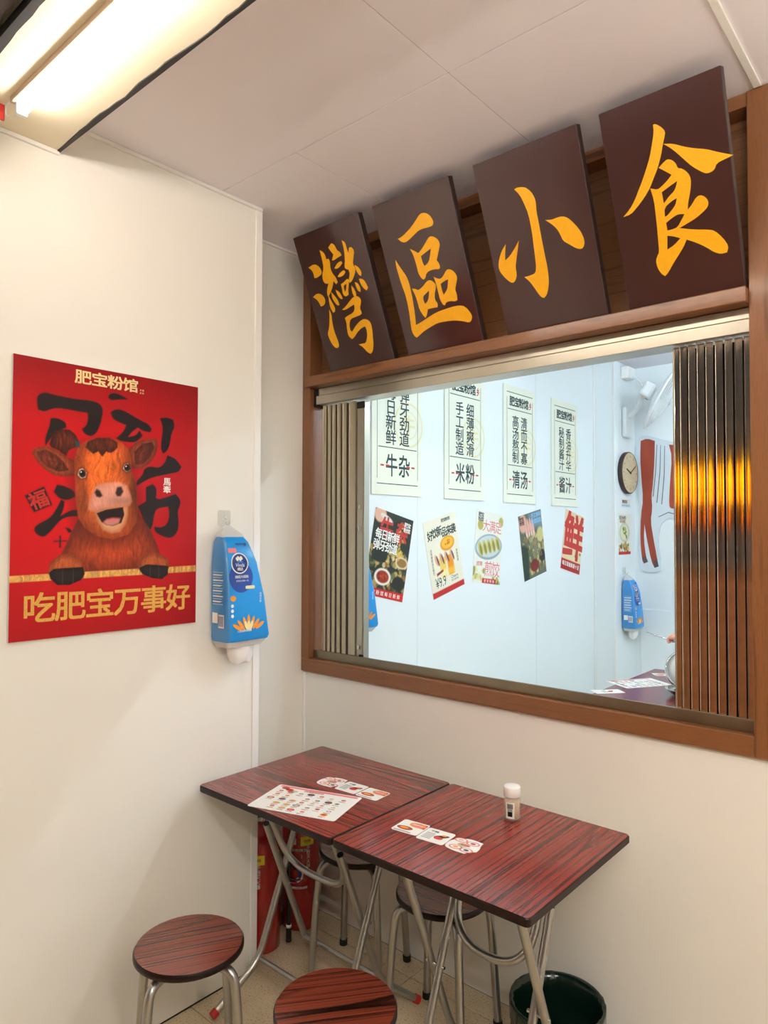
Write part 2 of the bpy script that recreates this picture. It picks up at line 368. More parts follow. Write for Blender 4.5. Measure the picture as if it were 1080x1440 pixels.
# printed pictures: a fine grid whose vertices carry ink colours
class Canvas:
    def __init__(s, w_, h_, res, base):
        s.w, s.h = w_, h_; s.nx, s.ny = max(2, int(w_/res)), max(2, int(h_/res)); s.res = res
        x = np.linspace(0, w_, s.nx+1); y = np.linspace(0, h_, s.ny+1); s.X, s.Y = np.meshgrid(x, y)
        s.C = np.zeros(s.X.shape+(3,)); s.C[:] = np.array(base)/255.0; s.rng = np.random.default_rng(3)
    def mask(s, pts, soft):
        P = np.array(pts, float); X, Y = s.X, s.Y; inside = np.zeros(X.shape, bool); d = np.full(X.shape, 9.0)
        n = len(P)
        for i in range(n):
            x0, y0 = P[i]; x1, y1 = P[(i+1) % n]
            if y0 != y1:
                c = ((y0 > Y) != (y1 > Y)) & (X < (x1-x0)*(Y-y0)/(y1-y0)+x0); inside ^= c
            L2 = (x1-x0)**2+(y1-y0)**2+1e-18; t = np.clip(((X-x0)*(x1-x0)+(Y-y0)*(y1-y0))/L2, 0, 1)
            d = np.minimum(d, np.hypot(X-x0-t*(x1-x0), Y-y0-t*(y1-y0)))
        sd = np.where(inside, d, -d); s.sd = sd
        return np.clip(sd/soft*0.5+0.5, 0, 1)
    def blend(s, m, col):
        c = np.array(col, float)/255.0; s.C = s.C*(1-m[..., None])+c*m[..., None]
    def poly(s, pts, col, soft=0.0015, k=1.0): m = s.mask(pts, soft)*k; s.blend(m, col); return m
    def ell(s, cx, cy, rx, ry, col, soft=0.3, rot=0.0, k=1.0):
        c, n = math.cos(rot), math.sin(rot); dx, dy = s.X-cx, s.Y-cy
        r = np.hypot((dx*c+dy*n)/rx, (-dx*n+dy*c)/ry); m = np.clip((1-r)/soft+0.5, 0, 1)*k; s.blend(m, col); return m
    def fur(s, m, amt, fx, fy, seed=1):
        g = np.random.default_rng(seed); n = g.normal(size=(s.ny+1, s.nx+1)); big = g.normal(size=(s.ny+1, s.nx+1))
        def blur(a, k, ax):
            c = np.cumsum(np.concatenate([np.repeat(np.take(a, [0], ax), k, ax), a, np.repeat(np.take(a, [-1], ax), k, ax)], ax), ax)
            L_ = a.shape[ax]; return (np.take(c, range(2*k, L_+2*k), ax)-np.take(c, range(0, L_), ax))/(2*k)
        n = blur(blur(n, 6, 0), 1, 1); big = blur(blur(blur(blur(big, 9, 0), 9, 1), 9, 0), 9, 1)
        # hair follows a gently swirling direction
        iy, ix = np.indices(n.shape); sx = np.clip(ix+(big/big.std()*3).astype(int), 0, s.nx); n = n[iy, sx]
        t = n/n.std()*.75+big/big.std()*.22
        s.C *= np.clip(1+amt*t*m, .35, 1.7)[..., None]
    def mul(s, m, f): s.C *= (1+(f-1)*m)[..., None]
    def build(s, name, place, mats, parent=None):
        pts = place(s.X.ravel(), s.Y.ravel()); nx, ny = s.nx, s.ny
        i = (np.arange(ny)[:, None]*(nx+1)+np.arange(nx)[None, :]).ravel()
        F_ = np.stack([i, i+1, i+nx+2, i+nx+1], 1)
        me = bpy.data.meshes.new(name); me.vertices.add(len(pts)); me.vertices.foreach_set('co', np.ascontiguousarray(pts, np.float32).ravel())
        me.loops.add(F_.size); me.loops.foreach_set('vertex_index', F_.ravel().astype(np.int32))
        me.polygons.add(len(F_)); me.polygons.foreach_set('loop_start', (np.arange(len(F_))*4).astype(np.int32)); me.polygons.foreach_set('loop_total', np.full(len(F_), 4, np.int32))
        me.update(calc_edges=True)
        c = np.clip(s.C.reshape(-1, 3), 0, 1); lin = np.where(c <= 0.04045, c/12.92, ((c+0.055)/1.055)**2.4)
        a = me.color_attributes.new('ink', 'FLOAT_COLOR', 'POINT'); a.data.foreach_set('color', np.concatenate([lin, np.ones((len(lin), 1))], 1).astype(np.float32).ravel())
        return link(name, me, mats, parent)

# outlines of lettering and print, local to each board, in tenths of a millimetre
SIGN = [[[[[405,4213],[748,4274],[965,4132],[1039,3928],[976,3810],[689,3742],[566,3771],[583,3929],[546,4072]]],[[[210,3097],[463,3185],[676,3122],[808,2958],[796,2769],[650,2662],[491,2662],[444,2843],[344,2991]]],[[[882,2450],[931,2275],[867,2011],[829,1713],[848,1458],[894,1168],[875,974],[760,921],[624,978],[503,1181],[443,1475],[472,1611],[619,1780],[763,2087]]],[[[1226,4682],[1363,4585],[1434,4437],[1433,4281],[1547,4279],[1592,4163],[1512,3921],[1562,3699],[1668,3542],[1700,3350],[1595,3295],[1503,3448],[1392,3261],[1199,3062],[1019,2939],[991,3027],[1070,3225],[1219,3407],[1044,3435],[969,3598],[1035,3822],[1183,4000],[1228,4305]]],[[[1049,3014],[1092,2788],[1209,2492],[1172,2336],[1055,2294],[974,2486],[981,2703]]],[[[1241,3069],[1364,2892],[1473,2680],[1472,2518],[1371,2513],[1251,2700],[1203,2873]]],[[[1485,3107],[1635,3004],[1715,2816],[1722,2697],[1624,2718],[1514,2886]]],[[[1695,4656],[1903,4766],[2030,4672],[2079,4455],[2196,4374],[2252,4232],[2057,4204],[1773,4145],[1714,4185],[1856,4357],[1765,4509]]],[[[1720,3871],[1951,4024],[2144,4044],[2188,3966],[2041,3872],[1834,3818]]],[[[1767,3546],[1960,3658],[2160,3699],[2220,3622],[2094,3522],[1861,3498]]],[[[1838,3240],[2003,3282],[2218,3363],[2288,3295],[2196,3107],[2112,2941],[2078,2790],[1913,2747],[1803,2850],[1828,3057]],[[1957,3160],[2118,3193],[2035,3011],[1940,2916],[1925,3036]]],[[[2442,4732],[2580,4620],[2576,4379],[2610,4219],[2699,4399],[2818,4393],[2906,4245],[2789,4022],[2670,3797],[2750,3625],[2648,3444],[2427,3237],[2300,3188],[2259,3275],[2415,3499],[2401,3657],[2276,3713],[2235,3800],[2357,4027],[2444,4413]]],[[[2747,3753],[2898,3640],[2989,3441],[2925,3302],[2832,3360],[2757,3547]]],[[[2786,3232],[2950,3194],[3063,3014],[3102,2826],[3003,2745],[2872,2877],[2792,3050]]],[[[2543,3158],[2668,3104],[2740,2907],[2701,2759],[2597,2808],[2549,2975]]],[[[2331,3076],[2406,2981],[2470,2758],[2416,2612],[2324,2658],[2285,2851]]],[[[1547,2314],[1783,2400],[2065,2555],[2290,2665],[2501,2646],[2614,2517],[2590,2391],[2443,2184],[2491,2014],[2430,1947],[2164,1920],[1859,1899],[1723,1735],[1673,1499],[1750,1402],[2054,1617],[2402,1766],[2614,1750],[2781,1611],[2803,1367],[2713,1008],[2659,747],[2535,496],[2399,420],[2250,517],[2105,734],[1918,877],[2117,870],[2299,865],[2441,1057],[2517,1314],[2482,1482],[2293,1464],[2031,1350],[1780,1177],[1651,1134],[1516,1280],[1522,1500],[1601,1814],[1573,1983],[1722,2035],[2081,2097],[2205,2233],[2225,2388],[1982,2332],[1698,2272]]]],[[[[799,4111],[980,4132],[1224,4220],[1472,4333],[1697,4468],[1896,4609],[2036,4647],[2177,4607],[2301,4514],[2385,4374],[2408,4233],[2343,4146],[2188,4137],[1938,4155],[1728,4144],[1489,4049],[1246,3953],[1074,3917],[927,3967]]],[[[477,3464],[543,3289],[660,3052],[777,2815],[818,2596],[820,2342],[810,2048],[775,1670],[726,1335],[674,1076],[910,1126],[1267,1228],[1672,1338],[2100,1377],[2512,1395],[2801,1355],[2944,1244],[3048,1080],[3105,926],[3046,794],[2929,727],[2708,827],[2379,917],[2032,959],[1616,968],[1271,884],[913,778],[719,682],[575,629],[481,726],[427,912],[465,1212],[516,1551],[540,1891],[537,2235],[483,2587],[455,2932],[440,3230]]],[[[1207,3659],[1363,3559],[1511,3440],[1698,3534],[1898,3683],[2067,3817],[2178,3846],[2332,3766],[2445,3639],[2464,3496],[2389,3358],[2288,3185],[2192,3030],[2260,2913],[2265,2771],[2205,2725],[2038,2765],[1833,2773],[1652,2726],[1563,2571],[1474,2538],[1390,2611],[1318,2813],[1322,2998],[1312,3225],[1284,3477]],[[1590,3319],[1809,3386],[2074,3462],[2000,3298],[1864,3050],[1639,2962],[1596,3115]]],[[[893,2347],[1031,2317],[1139,2230],[1382,2322],[1547,2430],[1693,2479],[1829,2407],[1922,2283],[1903,2164],[1791,1961],[1744,1764],[1833,1620],[1781,1497],[1619,1518],[1353,1517],[1277,1354],[1175,1246],[1106,1324],[995,1582],[992,1839],[963,2099]],[[1281,1989],[1436,2060],[1589,2130],[1564,2011],[1471,1822],[1304,1710],[1258,1825]]],[[[1917,2530],[2045,2439],[2187,2398],[2341,2492],[2479,2620],[2585,2643],[2736,2559],[2839,2395],[2845,2274],[2761,2113],[2656,1915],[2690,1766],[2660,1569],[2553,1542],[2391,1593],[2187,1595],[2109,1500],[2041,1534],[1965,1717],[1959,1966],[1952,2297]],[[2130,2236],[2311,2297],[2479,2319],[2421,2150],[2354,2002],[2157,1849],[2127,2012]]]],[[[[1272,4342],[1381,4369],[1608,4311],[1733,4202],[1843,4034],[1896,3817],[1855,3550],[1859,3242],[1854,2728],[1861,2204],[1872,1831],[1842,1465],[1771,1212],[1669,1017],[1564,953],[1471,1006],[1382,1162],[1286,1375],[1176,1575],[1036,1732],[1273,1732],[1434,1764],[1499,1921],[1525,2181],[1556,2597],[1586,3007],[1581,3526],[1505,3855],[1418,4135]]],[[[611,2868],[537,2643],[476,2386],[694,2495],[892,2661],[1080,2853],[981,2585],[880,2341],[790,2091],[790,1872],[699,1700],[589,1642],[477,1712],[326,1897],[203,2121],[198,2288],[280,2489],[422,2699]]],[[[2086,3205],[2297,3156],[2472,3173],[2640,3161],[2793,3083],[2950,2890],[3097,2650],[3176,2429],[3187,2251],[3126,2131],[3046,2091],[2892,2160],[2700,2327],[2530,2473],[2483,2664],[2408,2862],[2247,3059]]]],[[[[1407,4685],[1478,4681],[1616,4545],[1690,4416],[1650,4291],[1583,4132],[1505,3896],[1367,3597],[1221,3374],[1094,3170],[914,2976],[666,2771],[466,2642],[254,2633],[458,2774],[639,2974],[772,3184],[909,3390],[1067,3666],[1210,3940],[1309,4224],[1402,4505]]],[[[1596,4143],[1846,4064],[2091,3909],[2338,3786],[2633,3667],[2869,3523],[3104,3396],[3254,3321],[3042,3290],[2837,3256],[2771,3124],[2664,3081],[2546,3092],[2419,3195],[2232,3373],[2052,3613],[1894,3831],[1755,3996]]],[[[1395,3599],[1530,3688],[1648,3744],[1765,3680],[1842,3577],[1877,3434],[1970,3405],[2074,3304],[2152,3164],[2167,3002],[2109,2756],[2023,2514],[1988,2336],[2110,2436],[2236,2585],[2346,2616],[2453,2547],[2530,2409],[2502,2269],[2369,2174],[2169,2069],[1943,1996],[1715,1932],[2080,1795],[2442,1697],[2592,1629],[2773,1393],[2889,1147],[2831,1000],[2675,996],[2502,1094],[2336,1262],[2090,1452],[1862,1589],[1755,1411],[1590,1228],[1423,1042],[1270,849],[1165,763],[1076,837],[988,1032],[971,1239],[1037,1366],[1094,1438],[1115,1774],[1138,2162],[1147,2494],[1156,2823],[1103,3156],[1288,3067],[1408,3117],[1573,3217],[1704,3325],[1543,3472]],[[1387,2972],[1623,3063],[1825,3134],[1781,3014],[1711,2902],[1560,2812],[1399,2669]],[[1400,2559],[1595,2667],[1756,2711],[1701,2554],[1592,2450],[1435,2330],[1379,2329]],[[1388,2160],[1593,2258],[1737,2294],[1896,2254],[1795,2119],[1676,1971],[1550,1950],[1393,1953]],[[1373,1819],[1524,1767],[1706,1664],[1519,1528],[1321,1454]]]]]
COW = {"ink":[[[658,6884],[861,7009],[1070,6970],[1400,6948],[1789,6933],[2137,6959],[2443,6929],[2590,6799],[2579,6547],[2506,6238],[2381,5975],[2204,5882],[2027,5961],[1960,6076],[2099,6190],[2145,6442],[2117,6586],[1893,6581],[1550,6608],[1216,6610],[1007,6534],[848,6442],[687,6491],[653,6673]],[[1044,6279],[1174,6310],[1364,6271],[1485,6190],[1487,6070],[1321,5979],[1089,5787],[977,5587],[909,5486],[893,5672],[949,5867],[1015,6063]],[[2778,7229],[2963,7308],[3234,7247],[3400,7168],[3127,7129],[2860,7064],[2764,7126]],[[2839,6682],[2997,6804],[3240,6812],[3573,6675],[3914,6535],[4116,6480],[4234,6336],[4178,6223],[3918,6247],[3747,6332],[3525,6151],[3417,5985],[3694,6066],[3805,6234],[3920,6090],[3697,5858],[3419,5831],[3146,5854],[3037,5919],[3197,6064],[3304,6204],[3357,6364],[3138,6415],[2922,6490]],[[4524,6716],[4793,6777],[5007,6723],[5072,6486],[4951,6309],[4896,5924],[4808,5699],[4659,5579],[4567,5731],[4592,6055],[4647,6436]],[[3715,4614],[3938,4836],[3992,5049],[4222,5144],[4516,5086],[4752,5318],[4810,5538],[5116,5455],[5337,5199],[5246,5029],[4939,4954],[4638,4881],[4343,4809],[4055,4686],[3745,4486]],[[1163,4185],[1253,4379],[1443,4365],[1758,4237],[1786,4069],[1545,3940],[1306,4002]],[[632,3144],[765,3261],[1082,3429],[1264,3716],[1378,3957],[1474,3913],[1453,3722],[1362,3481],[1646,3655],[1865,3685],[1868,3491],[1601,3486],[1364,3387],[1180,3148],[953,2913],[839,2890],[657,3006]],[[4058,4450],[4288,4567],[4437,4443],[4412,4123],[4530,4075],[4888,4196],[5132,4287],[5321,4104],[5292,3885],[5201,3719],[5268,3340],[5211,3013],[4968,2825],[4665,2906],[4397,3038],[4366,3197],[4602,3172],[4840,3281],[4927,3605],[4863,3872],[4475,3807],[4360,3645],[4307,3223],[4193,3064],[4017,3324],[3899,3635],[3783,3839],[4065,4005]],[[373,4034],[883,4313],[1122,3806],[624,3583]],[[1520,3150],[1655,3127],[1705,3031],[1609,3007]],[[1186,2771],[1555,2787],[1555,2759],[1187,2743]],[[1343,2912],[1386,2912],[1387,2580],[1353,2580]]],"ear_l":[[[529,5265],[683,5418],[956,5467],[1237,5375],[1525,5209],[1794,5086],[1800,4699],[1438,4628],[1155,4658],[875,4827],[690,5000]]],"ear_l_in":[[[663,5277],[911,5369],[1192,5252],[1431,5058],[1579,4829],[1294,4762],[966,4880],[780,5053]]],"bun":[[[1015,5544],[1112,5837],[1321,5994],[1608,6012],[1781,5861],[1883,5677],[1762,5520],[1570,5405],[1500,5231],[1284,5379],[1072,5455]]],"tie":[[[1750,5688],[1867,5734],[1900,5543],[1787,5498]]],"ear_r":[[[3423,5574],[3697,5858],[4036,5997],[4385,6033],[4476,5883],[4392,5555],[4220,5276],[3935,5045],[3598,5021],[3429,5163]]],"ear_r_in":[[[3646,5542],[3924,5829],[4269,5915],[4330,5762],[4189,5432],[3905,5173],[3679,5156]]],"head":[[[1745,5082],[1789,5377],[1908,5607],[2106,5749],[2408,5854],[2825,5897],[3201,5809],[3422,5625],[3526,5325],[3555,4914],[3687,4613],[3749,4201],[3773,3736],[3734,3321],[3462,2959],[2977,2808],[2454,2910],[2097,3154],[1894,3443],[1812,3925],[1779,4504]]],"body":[[[1811,4022],[1904,3444],[1705,3055],[1519,2626],[1381,2343],[1291,2109],[1628,1812],[2068,1817],[2782,1822],[3533,1833],[4443,1876],[4676,2107],[4492,2588],[4221,3117],[3872,3530],[3724,3993]]],"fringe":[[[2069,5549],[2156,5729],[2408,5854],[2824,5907],[3066,5795],[3084,5645],[2990,5534],[2858,5447],[2726,5485],[2597,5324],[2466,5462],[2314,5374],[2186,5461]]],"muzzle":[[[2188,3693],[2210,3890],[2306,4238],[2430,4442],[2740,4519],[3165,4573],[3412,4469],[3526,4192],[3585,3988],[3503,3872],[3176,3821],[2752,3748],[2392,3650]]],"lip":[[[2392,3625],[2473,3355],[2658,3084],[2922,2994],[3188,3035],[3375,3265],[3453,3573],[3448,3855],[3177,3811],[2752,3733]]],"mouth":[[[2444,3591],[2753,3708],[3285,3799],[3332,3571],[3238,3315],[2971,3211],[2760,3234],[2602,3332]]],"tongue":[[[2644,3332],[2757,3434],[2967,3477],[3209,3467],[3157,3314],[2971,3236],[2786,3234]]],"nos_l":[[[2373,4217],[2432,4318],[2536,4274],[2616,4128],[2539,4075],[2436,4096]]],"nos_r":[[[3036,4221],[3087,4401],[3221,4433],[3289,4284],[3199,4137],[3091,4133]]],"eye_l":[[[1849,4702],[1895,4875],[1994,4916],[2121,4793],[2083,4644],[1949,4611]]],"eye_r":[[[3267,4997],[3320,5129],[3429,5173],[3514,5066],[3488,4936],[3378,4902]]],"paw_l":[[[1024,1862],[1101,2168],[1351,2359],[1636,2381],[1930,2259],[2113,1962],[2058,1673],[1531,1755],[1136,1745]]],"hoof_l":[[[1068,1860],[1188,1968],[1528,1984],[2053,1993],[2104,1788],[2000,1618],[1651,1492],[1308,1510],[1109,1690]]],"paw_r":[[[3831,1900],[3894,2208],[4166,2358],[4516,2351],[4877,2183],[4953,1923],[4811,1736],[4244,1759],[3914,1772]]],"hoof_r":[[[3865,1898],[4102,2002],[4522,1970],[4880,1926],[4884,1669],[4670,1518],[4316,1567],[3969,1708]]],"bar":[[[-35,1820],[5931,1916],[5934,1710],[-21,1631]]],"txt":[[[322,531],[5718,480],[5593,1343],[311,1211]]],"head_txt":[[[1713,7470],[3751,7416],[3746,7767],[1725,7706]],[[4673,4780],[4944,4796],[4950,4321],[4680,4309]]]}
CUT = {"board":[[-113,11132],[364,11375],[1523,10992],[2872,10532],[5026,10245],[4962,3805],[3578,3801],[3257,4479],[2600,4894],[2153,4990],[1583,4488],[1463,3794],[1387,2868],[1584,1948],[1577,1026],[1209,827],[398,818],[1,1202],[-109,2375],[-50,3790],[81,5439],[-100,6625],[-252,8528],[-313,9958]],"brown":[[[124,10922],[596,11072],[1200,10833],[1165,9385],[1034,7523],[910,6593],[972,5657],[826,4726],[1046,3328],[1331,1710],[1396,1296],[1097,1193],[870,1650],[535,3323],[357,4495],[300,3321],[454,2035],[591,1642],[286,1492],[147,1793],[17,3319],[79,5203],[277,6377],[148,8033],[67,9694]],[[2246,10468],[2462,9530],[2287,7470],[2206,5863],[2383,5629],[4131,5371],[4770,5582],[4814,10039]]],"hoof":[[[1033,1748],[1309,1802],[1419,1297],[1097,1170]],[[148,1911],[454,2035],[614,1619],[286,1469]]],"line":[[[1336,10541],[1382,10537],[1272,8445],[1073,6588],[1003,6590],[1203,8449]],[[1611,10472],[1656,10469],[1593,8428],[1345,6115],[1276,6116],[1525,8431]],[[1906,10402],[1952,10399],[1910,8179],[1710,5990],[1641,5991],[1842,8183]],[[1428,5068],[2157,5404],[2603,5282],[2603,5214],[2156,5335],[1427,4999]]]}

# ================================================================== STRUCTURE
ZC = 2.785; XR = 3.5; YR = -2.7; REC = -0.215; YE = -0.43
def bxo(name, mats, *boxes, bev=0.0, parent=None):
    mb = MB()
    for b in boxes: mb.box(*b, bev=bev)
    return mb.build(name, mats, parent)
struct(bxo('wall_left', 'wall_panel', (-0.30, 0, YR, YE, 0, ZC)))
struct(bxo('wall_alcove', 'wall_panel', (-0.30, REC, YE, 0.0, 0, ZC)))
struct(bxo('wall_back', 'wall_panel', (-0.30, XR, 0.0, 0.1, 0, 0.985), (1.612, XR, 0.0, 0.1, 0.985, ZC), (-0.30, 1.612, 0.075, 0.1, 2.2, ZC), (-0.30, -0.214, 0, 0.1, 0.985, ZC)))
struct(bxo('wall_right', 'wall_panel', (XR, XR+0.1, YR, 0.1, 0, ZC)))
# floor: grout bed + tiles
fl = struct(bxo('floor', 'grout', (-0.30, XR, YR-0.6, 0.0, -0.06, -0.003)))
def cuts(lo, hi, start, step):
    k = math.ceil((lo-start)/step-1e-6); out = [lo]; x = start+k*step
    while x < hi-1e-6:
        if x > lo+1e-6: out.append(x)
        x += step
    return out+[hi]
TILES = {}
for x0, x1 in zip(*(lambda c: (c[:-1], c[1:]))(cuts(REC, XR, 0.455, 0.6))):
    for y0, y1 in zip(*(lambda c: (c[:-1], c[1:]))(cuts(YR-0.6, 0.0, -0.10, 0.6))):
        if x0 < 0 and x1 <= 0.001: continue
        key = (round(x1-x0, 3), round(y1-y0, 3))
        if key not in TILES: TILES[key] = MB().box(-key[0]/2+.0015, key[0]/2-.0015, -key[1]/2+.0015, key[1]/2-.0015, -0.008, 0.0, bev=0.0012, seg=1).mesh('floor_tile')
        link('floor_tile', TILES[key], 'terrazzo', fl, ((x0+x1)/2, (y0+y1)/2, 0))
# ceiling: backing slab + panels
ce = struct(bxo('ceiling', 'seam', (-0.30, XR, YR, 0.1, ZC+0.002, ZC+0.08)))
YB0, YB1, ZB = -1.483, -1.183, 2.688
PAN = {}
for x0, x1 in zip([REC, 0.392, 0.985, 1.587, 2.187, 2.787], [0.392, 0.985, 1.587, 2.187, 2.787, XR]):
    for y0, y1 in ((-0.61, 0.0), (YB1, -0.61), (-2.083, YB0), (YR, -2.083)):
        if y0 == YB1:                      # the row beside the beam starts with one wide panel
            if x1 == 0.392: continue
            if x1 == 0.985: x0 = REC
        key = (round(x1-x0, 3), round(y1-y0, 3))
        if key not in PAN: PAN[key] = MB().box(-key[0]/2+.0010, key[0]/2-.0010, -key[1]/2+.0010, key[1]/2-.0010, 0.0, 0.005, bev=0.0008, seg=1).mesh('ceiling_panel')
        link('ceiling_panel', PAN[key], 'ceiling_panel', ce, ((x0+x1)/2, (y0+y1)/2, ZC))
bm_ = struct(bxo('ceiling_beam', 'beam_plaster', (0, XR, YB0, YB1, ZB, ZC)))
# ragged black edging tape along both lower edges of the beam
def ragged(y_edge, sgn, wmean, name):
    mb = MB(); rg = random.Random(int(wmean*1e4)); top = []; n = 90
    wv = wmean
    for i in range(n+1):
        wv += rg.uniform(-.004, .004); wv = min(max(wv, wmean*.45), wmean*1.5); top.append((XR*i/n+.001, wv))
    vs = []; fs = []
    for x, q in top:
        vs += [(x, y_edge+sgn*0.002, ZB-0.0035), (x, y_edge-sgn*q, ZB-0.0035), (x, y_edge+sgn*0.002, ZB+0.02), (x, y_edge-sgn*q, ZB-0.0002)]
    for i in range(n):
        a = 4*i; b = a+4
        fs += [(a, b, b+1, a+1), (a, a+2, b+2, b), (a+1, b+1, b+3, a+3)]
    mb.add(vs, fs, 0); return mb.build(name, 'black_strip', bm_)
ragged(YB1, 1, 0.010, 'edge_tape'); ragged(YB0, -1, 0.022, 'edge_tape')
struct(bxo('ceiling_dark_box', 'dark_box_brown', (0.0, XR, -1.80, YB0-0.012, ZB+0.004, ZC-0.001), bev=0.01))  # dark brown box added to darken the corner behind the beam
# trims
struct(bxo('trim_1', 'trim_white', (-0.035, 0.004, YE-0.026, YE+0.004, 0.0, ZC), bev=0.002))
struct(bxo('trim_2', 'trim_white', (REC, REC+0.012, -0.012, 0.0, 0.0, ZC), bev=0.002))
struct(bxo('trim_3', 'trim_white', (0.0, 0.010, YB1, YE, ZC-0.012, ZC), (0.0, 0.010, YR, YB1, ZB-0.012, ZB), (REC, REC+0.01, YE, 0, ZC-0.010, ZC), bev=0.002))
struct(bxo('trim_4', 'trim_white', (1.577, 1.597, YB1, -0.03, ZC-0.006, ZC), bev=0.002))
struct(bxo('floor_line_left', 'gap_dark', (0.0, 0.002, YR, YE, 0.0, 0.004)))  # thin dark line along the foot of the wall, no baseboard
# street outside the open shop front behind the camera
struct(bxo('floor_street', 'pavement', (-5, 7, -7.0, YR-0.6, -0.1, -0.004)))
struct(bxo('wall_street', 'dark_facade', (-5, 7, -6.2, -6.0, -0.1, 5.5)))

# ---- window opening: wooden frame, sign recess, steel tracks
wn = bpy.data.objects.new('window_1', None); COL.objects.link(wn); struct(wn)
bxo('frame_stile', 'frame_wood_v', (-0.213, -0.166, -0.022, 0.075, 1.042, 2.2), parent=wn, bev=0.002)
bxo('frame_stile', 'frame_wood_v', (-0.213, -0.166, -0.022, 0.075, 2.2, ZC-0.001), parent=wn, bev=0.002)
bxo('frame_stile', 'frame_wood_v', (1.557, 1.611, -0.022, 0.075, 0.987, ZC-0.001), parent=wn, bev=0.002)
bxo('frame_rail', 'frame_wood', (-0.213, 1.557, -0.022, 0.075, 0.987, 1.042), parent=wn, bev=0.003)
bxo('frame_rail', 'frame_wood', (-0.166, 1.557, -0.018, 0.075, 2.745, ZC-0.001), parent=wn, bev=0.002)
bxo('sign_ledge', 'frame_wood', (-0.166, 1.557, -0.052, 0.075, 2.2, 2.243), parent=wn, bev=0.003)
bxo('back_panel', 'panel_wood', (-0.166, 1.557, 0.05, 0.074, 2.243, 2.745), parent=wn)
bxo('caulk_line', 'seam', (-0.213, 1.611, -0.012, 0.0, 0.981, 0.987), parent=wn)
bxo('header_track', 'steel', (-0.140, 1.557, 0.004, 0.075, 2.168, 2.199), (-0.140, 1.557, -0.010, 0.075, 2.127, 2.164), (-0.140, 1.557, 0.006, 0.07, 2.160, 2.170), parent=wn, bev=0.0015)
bxo('header_lip', 'steel_warm', (-0.14, 1.557, 0.075, 0.1, 2.136, 2.199), parent=wn, bev=0.001)
bxo('header_bracket', 'gap_dark', (-0.166, -0.140, 0.0, 0.06, 2.12, 2.195), parent=wn, bev=0.002)
bxo('sill_track', 'steel_dull', (-0.166, 1.557, 0.008, 0.018, 1.042, 1.077), (-0.166, 1.557, 0.018, 0.075, 1.042, 1.050), (-0.166, 1.557, 0.075, 0.1, 0.99, 1.056), parent=wn, bev=0.0015)

# ---- the room beyond the opening
ZF = 2.86; XF = 2.9; YF = 3.30
struct(bxo('wall_beyond_left', 'wall_panel_cool', (-0.30, -0.20, 0.1, 2.914, 0, ZF)))
struct(bxo('wall_beyond_pier', 'wall_panel_cool', (-0.30, -0.04, 2.914, YF, 0, ZF)))
struct(bxo('wall_beyond_back', 'wall_panel_cool', (-0.30, XF, YF, YF+0.1, 0, ZF)))
struct(bxo('wall_beyond_right', 'wall_panel_cool', (XF, XF+0.1, 0.1, YF, 0, ZF)))
struct(bxo('wall_beyond_front', 'wall_panel_cool', (-0.2, XF, 0.1, 0.104, 0, 0.985), (1.612, XF, 0.1, 0.104, 0.985, ZF), (-0.2, 1.612, 0.1, 0.104, 2.2, ZF)))
struct(bxo('floor_beyond', 'terrazzo', (-0.3, XF, 0.1, YF, -0.06, 0.0)))
struct(bxo('ceiling_beyond', 'ceiling_panel', (-0.3, XF, 0.1, YF, ZF, ZF+0.06)))
struct(bxo('trim_5', 'trim_white', (-0.2, -0.19, 2.902, 2.914, 0, ZF), (-0.048, -0.036, 2.906, 2.92, 0, ZF), bev=0.002))
struct(bxo('trim_6', 'board_edge', (-0.2, -0.1995, 0.770, 0.774, 0, ZF), (-0.2, -0.1995, 2.02, 2.024, 0, ZF)))
struct(bxo('wainscot_beyond', 'wall_panel_cool', (0.0, XF, YF-0.012, YF, 0, 1.0), bev=0.002))

# ================================================================== LAMPS
def tube_lamp(label, x0, x1, y, z_mount, glow, tagged=False, group=None):
    L_ = x1-x0
    t = thing('tube_lamp', label, 'lamp', (x0, y, z_mount), 0, group)
    zt = -0.028
    MB().box(0.0, L_, -0.026, -0.012, -0.016, -0.0002, bev=0.002).build('batten', 'seam' if tagged else 'white_plastic', t)
    for x in (0.004, L_-0.004-0.016):
        MB().box(x, x+0.016, -0.016, 0.012, zt-0.016, -0.0004, bev=0.003).build('lamp_holder', 'white_plastic', t)
    MB().tube([(0.02, 0, zt), (L_-0.02, 0, zt)], 0.013, 14).build('tube', glow, t)
    if tagged:
        MB().tube(fillet([(0.006, -0.02, -0.010), (-0.028, -0.024, -0.010), (-0.040, -0.020, -0.032), (-0.022, -0.012, -0.044), (0.006, -0.004, -0.036)], 0.015), 0.0022, 8).build('wire', 'white_plastic', t)
        MB().box(-0.046, -0.039, -0.036, -0.022, -0.046, -0.004, bev=0.002).build('red_tape', 'red_cap', t)
    return t
tube_lamp('lit fluorescent tube on the plastered ceiling beam with a red taped wire end', 0.168, 1.368, -1.356, ZB, 'tube_glow', True)
def hung(t, L_, h):
    for x in (0.12, L_-0.12): MB().tube([(x, -0.019, -0.001), (x, -0.019, h)], .0025, 6).build('cord', 'white_plastic', t)
hung(tube_lamp('added fill tube, out of view, hanging on cords at the right side of the shop', 2.2, 3.4, -1.9, 2.42, 'tube_glow_fill'), 1.2, ZC-2.42)  # unseen fill tube added to brighten the ceiling and room
hung(tube_lamp('added fill tube, out of view, hanging on cords near the open shop front', 1.75, 2.95, -2.5, 2.42, 'tube_glow_fill'), 1.2, ZC-2.42)  # second added fill tube, hung low so it lights the ceiling
tube_lamp('cool white tube on the ceiling of the room beyond, nearer the window', 0.9, 2.1, 0.75, ZF, 'tube_glow_cool')
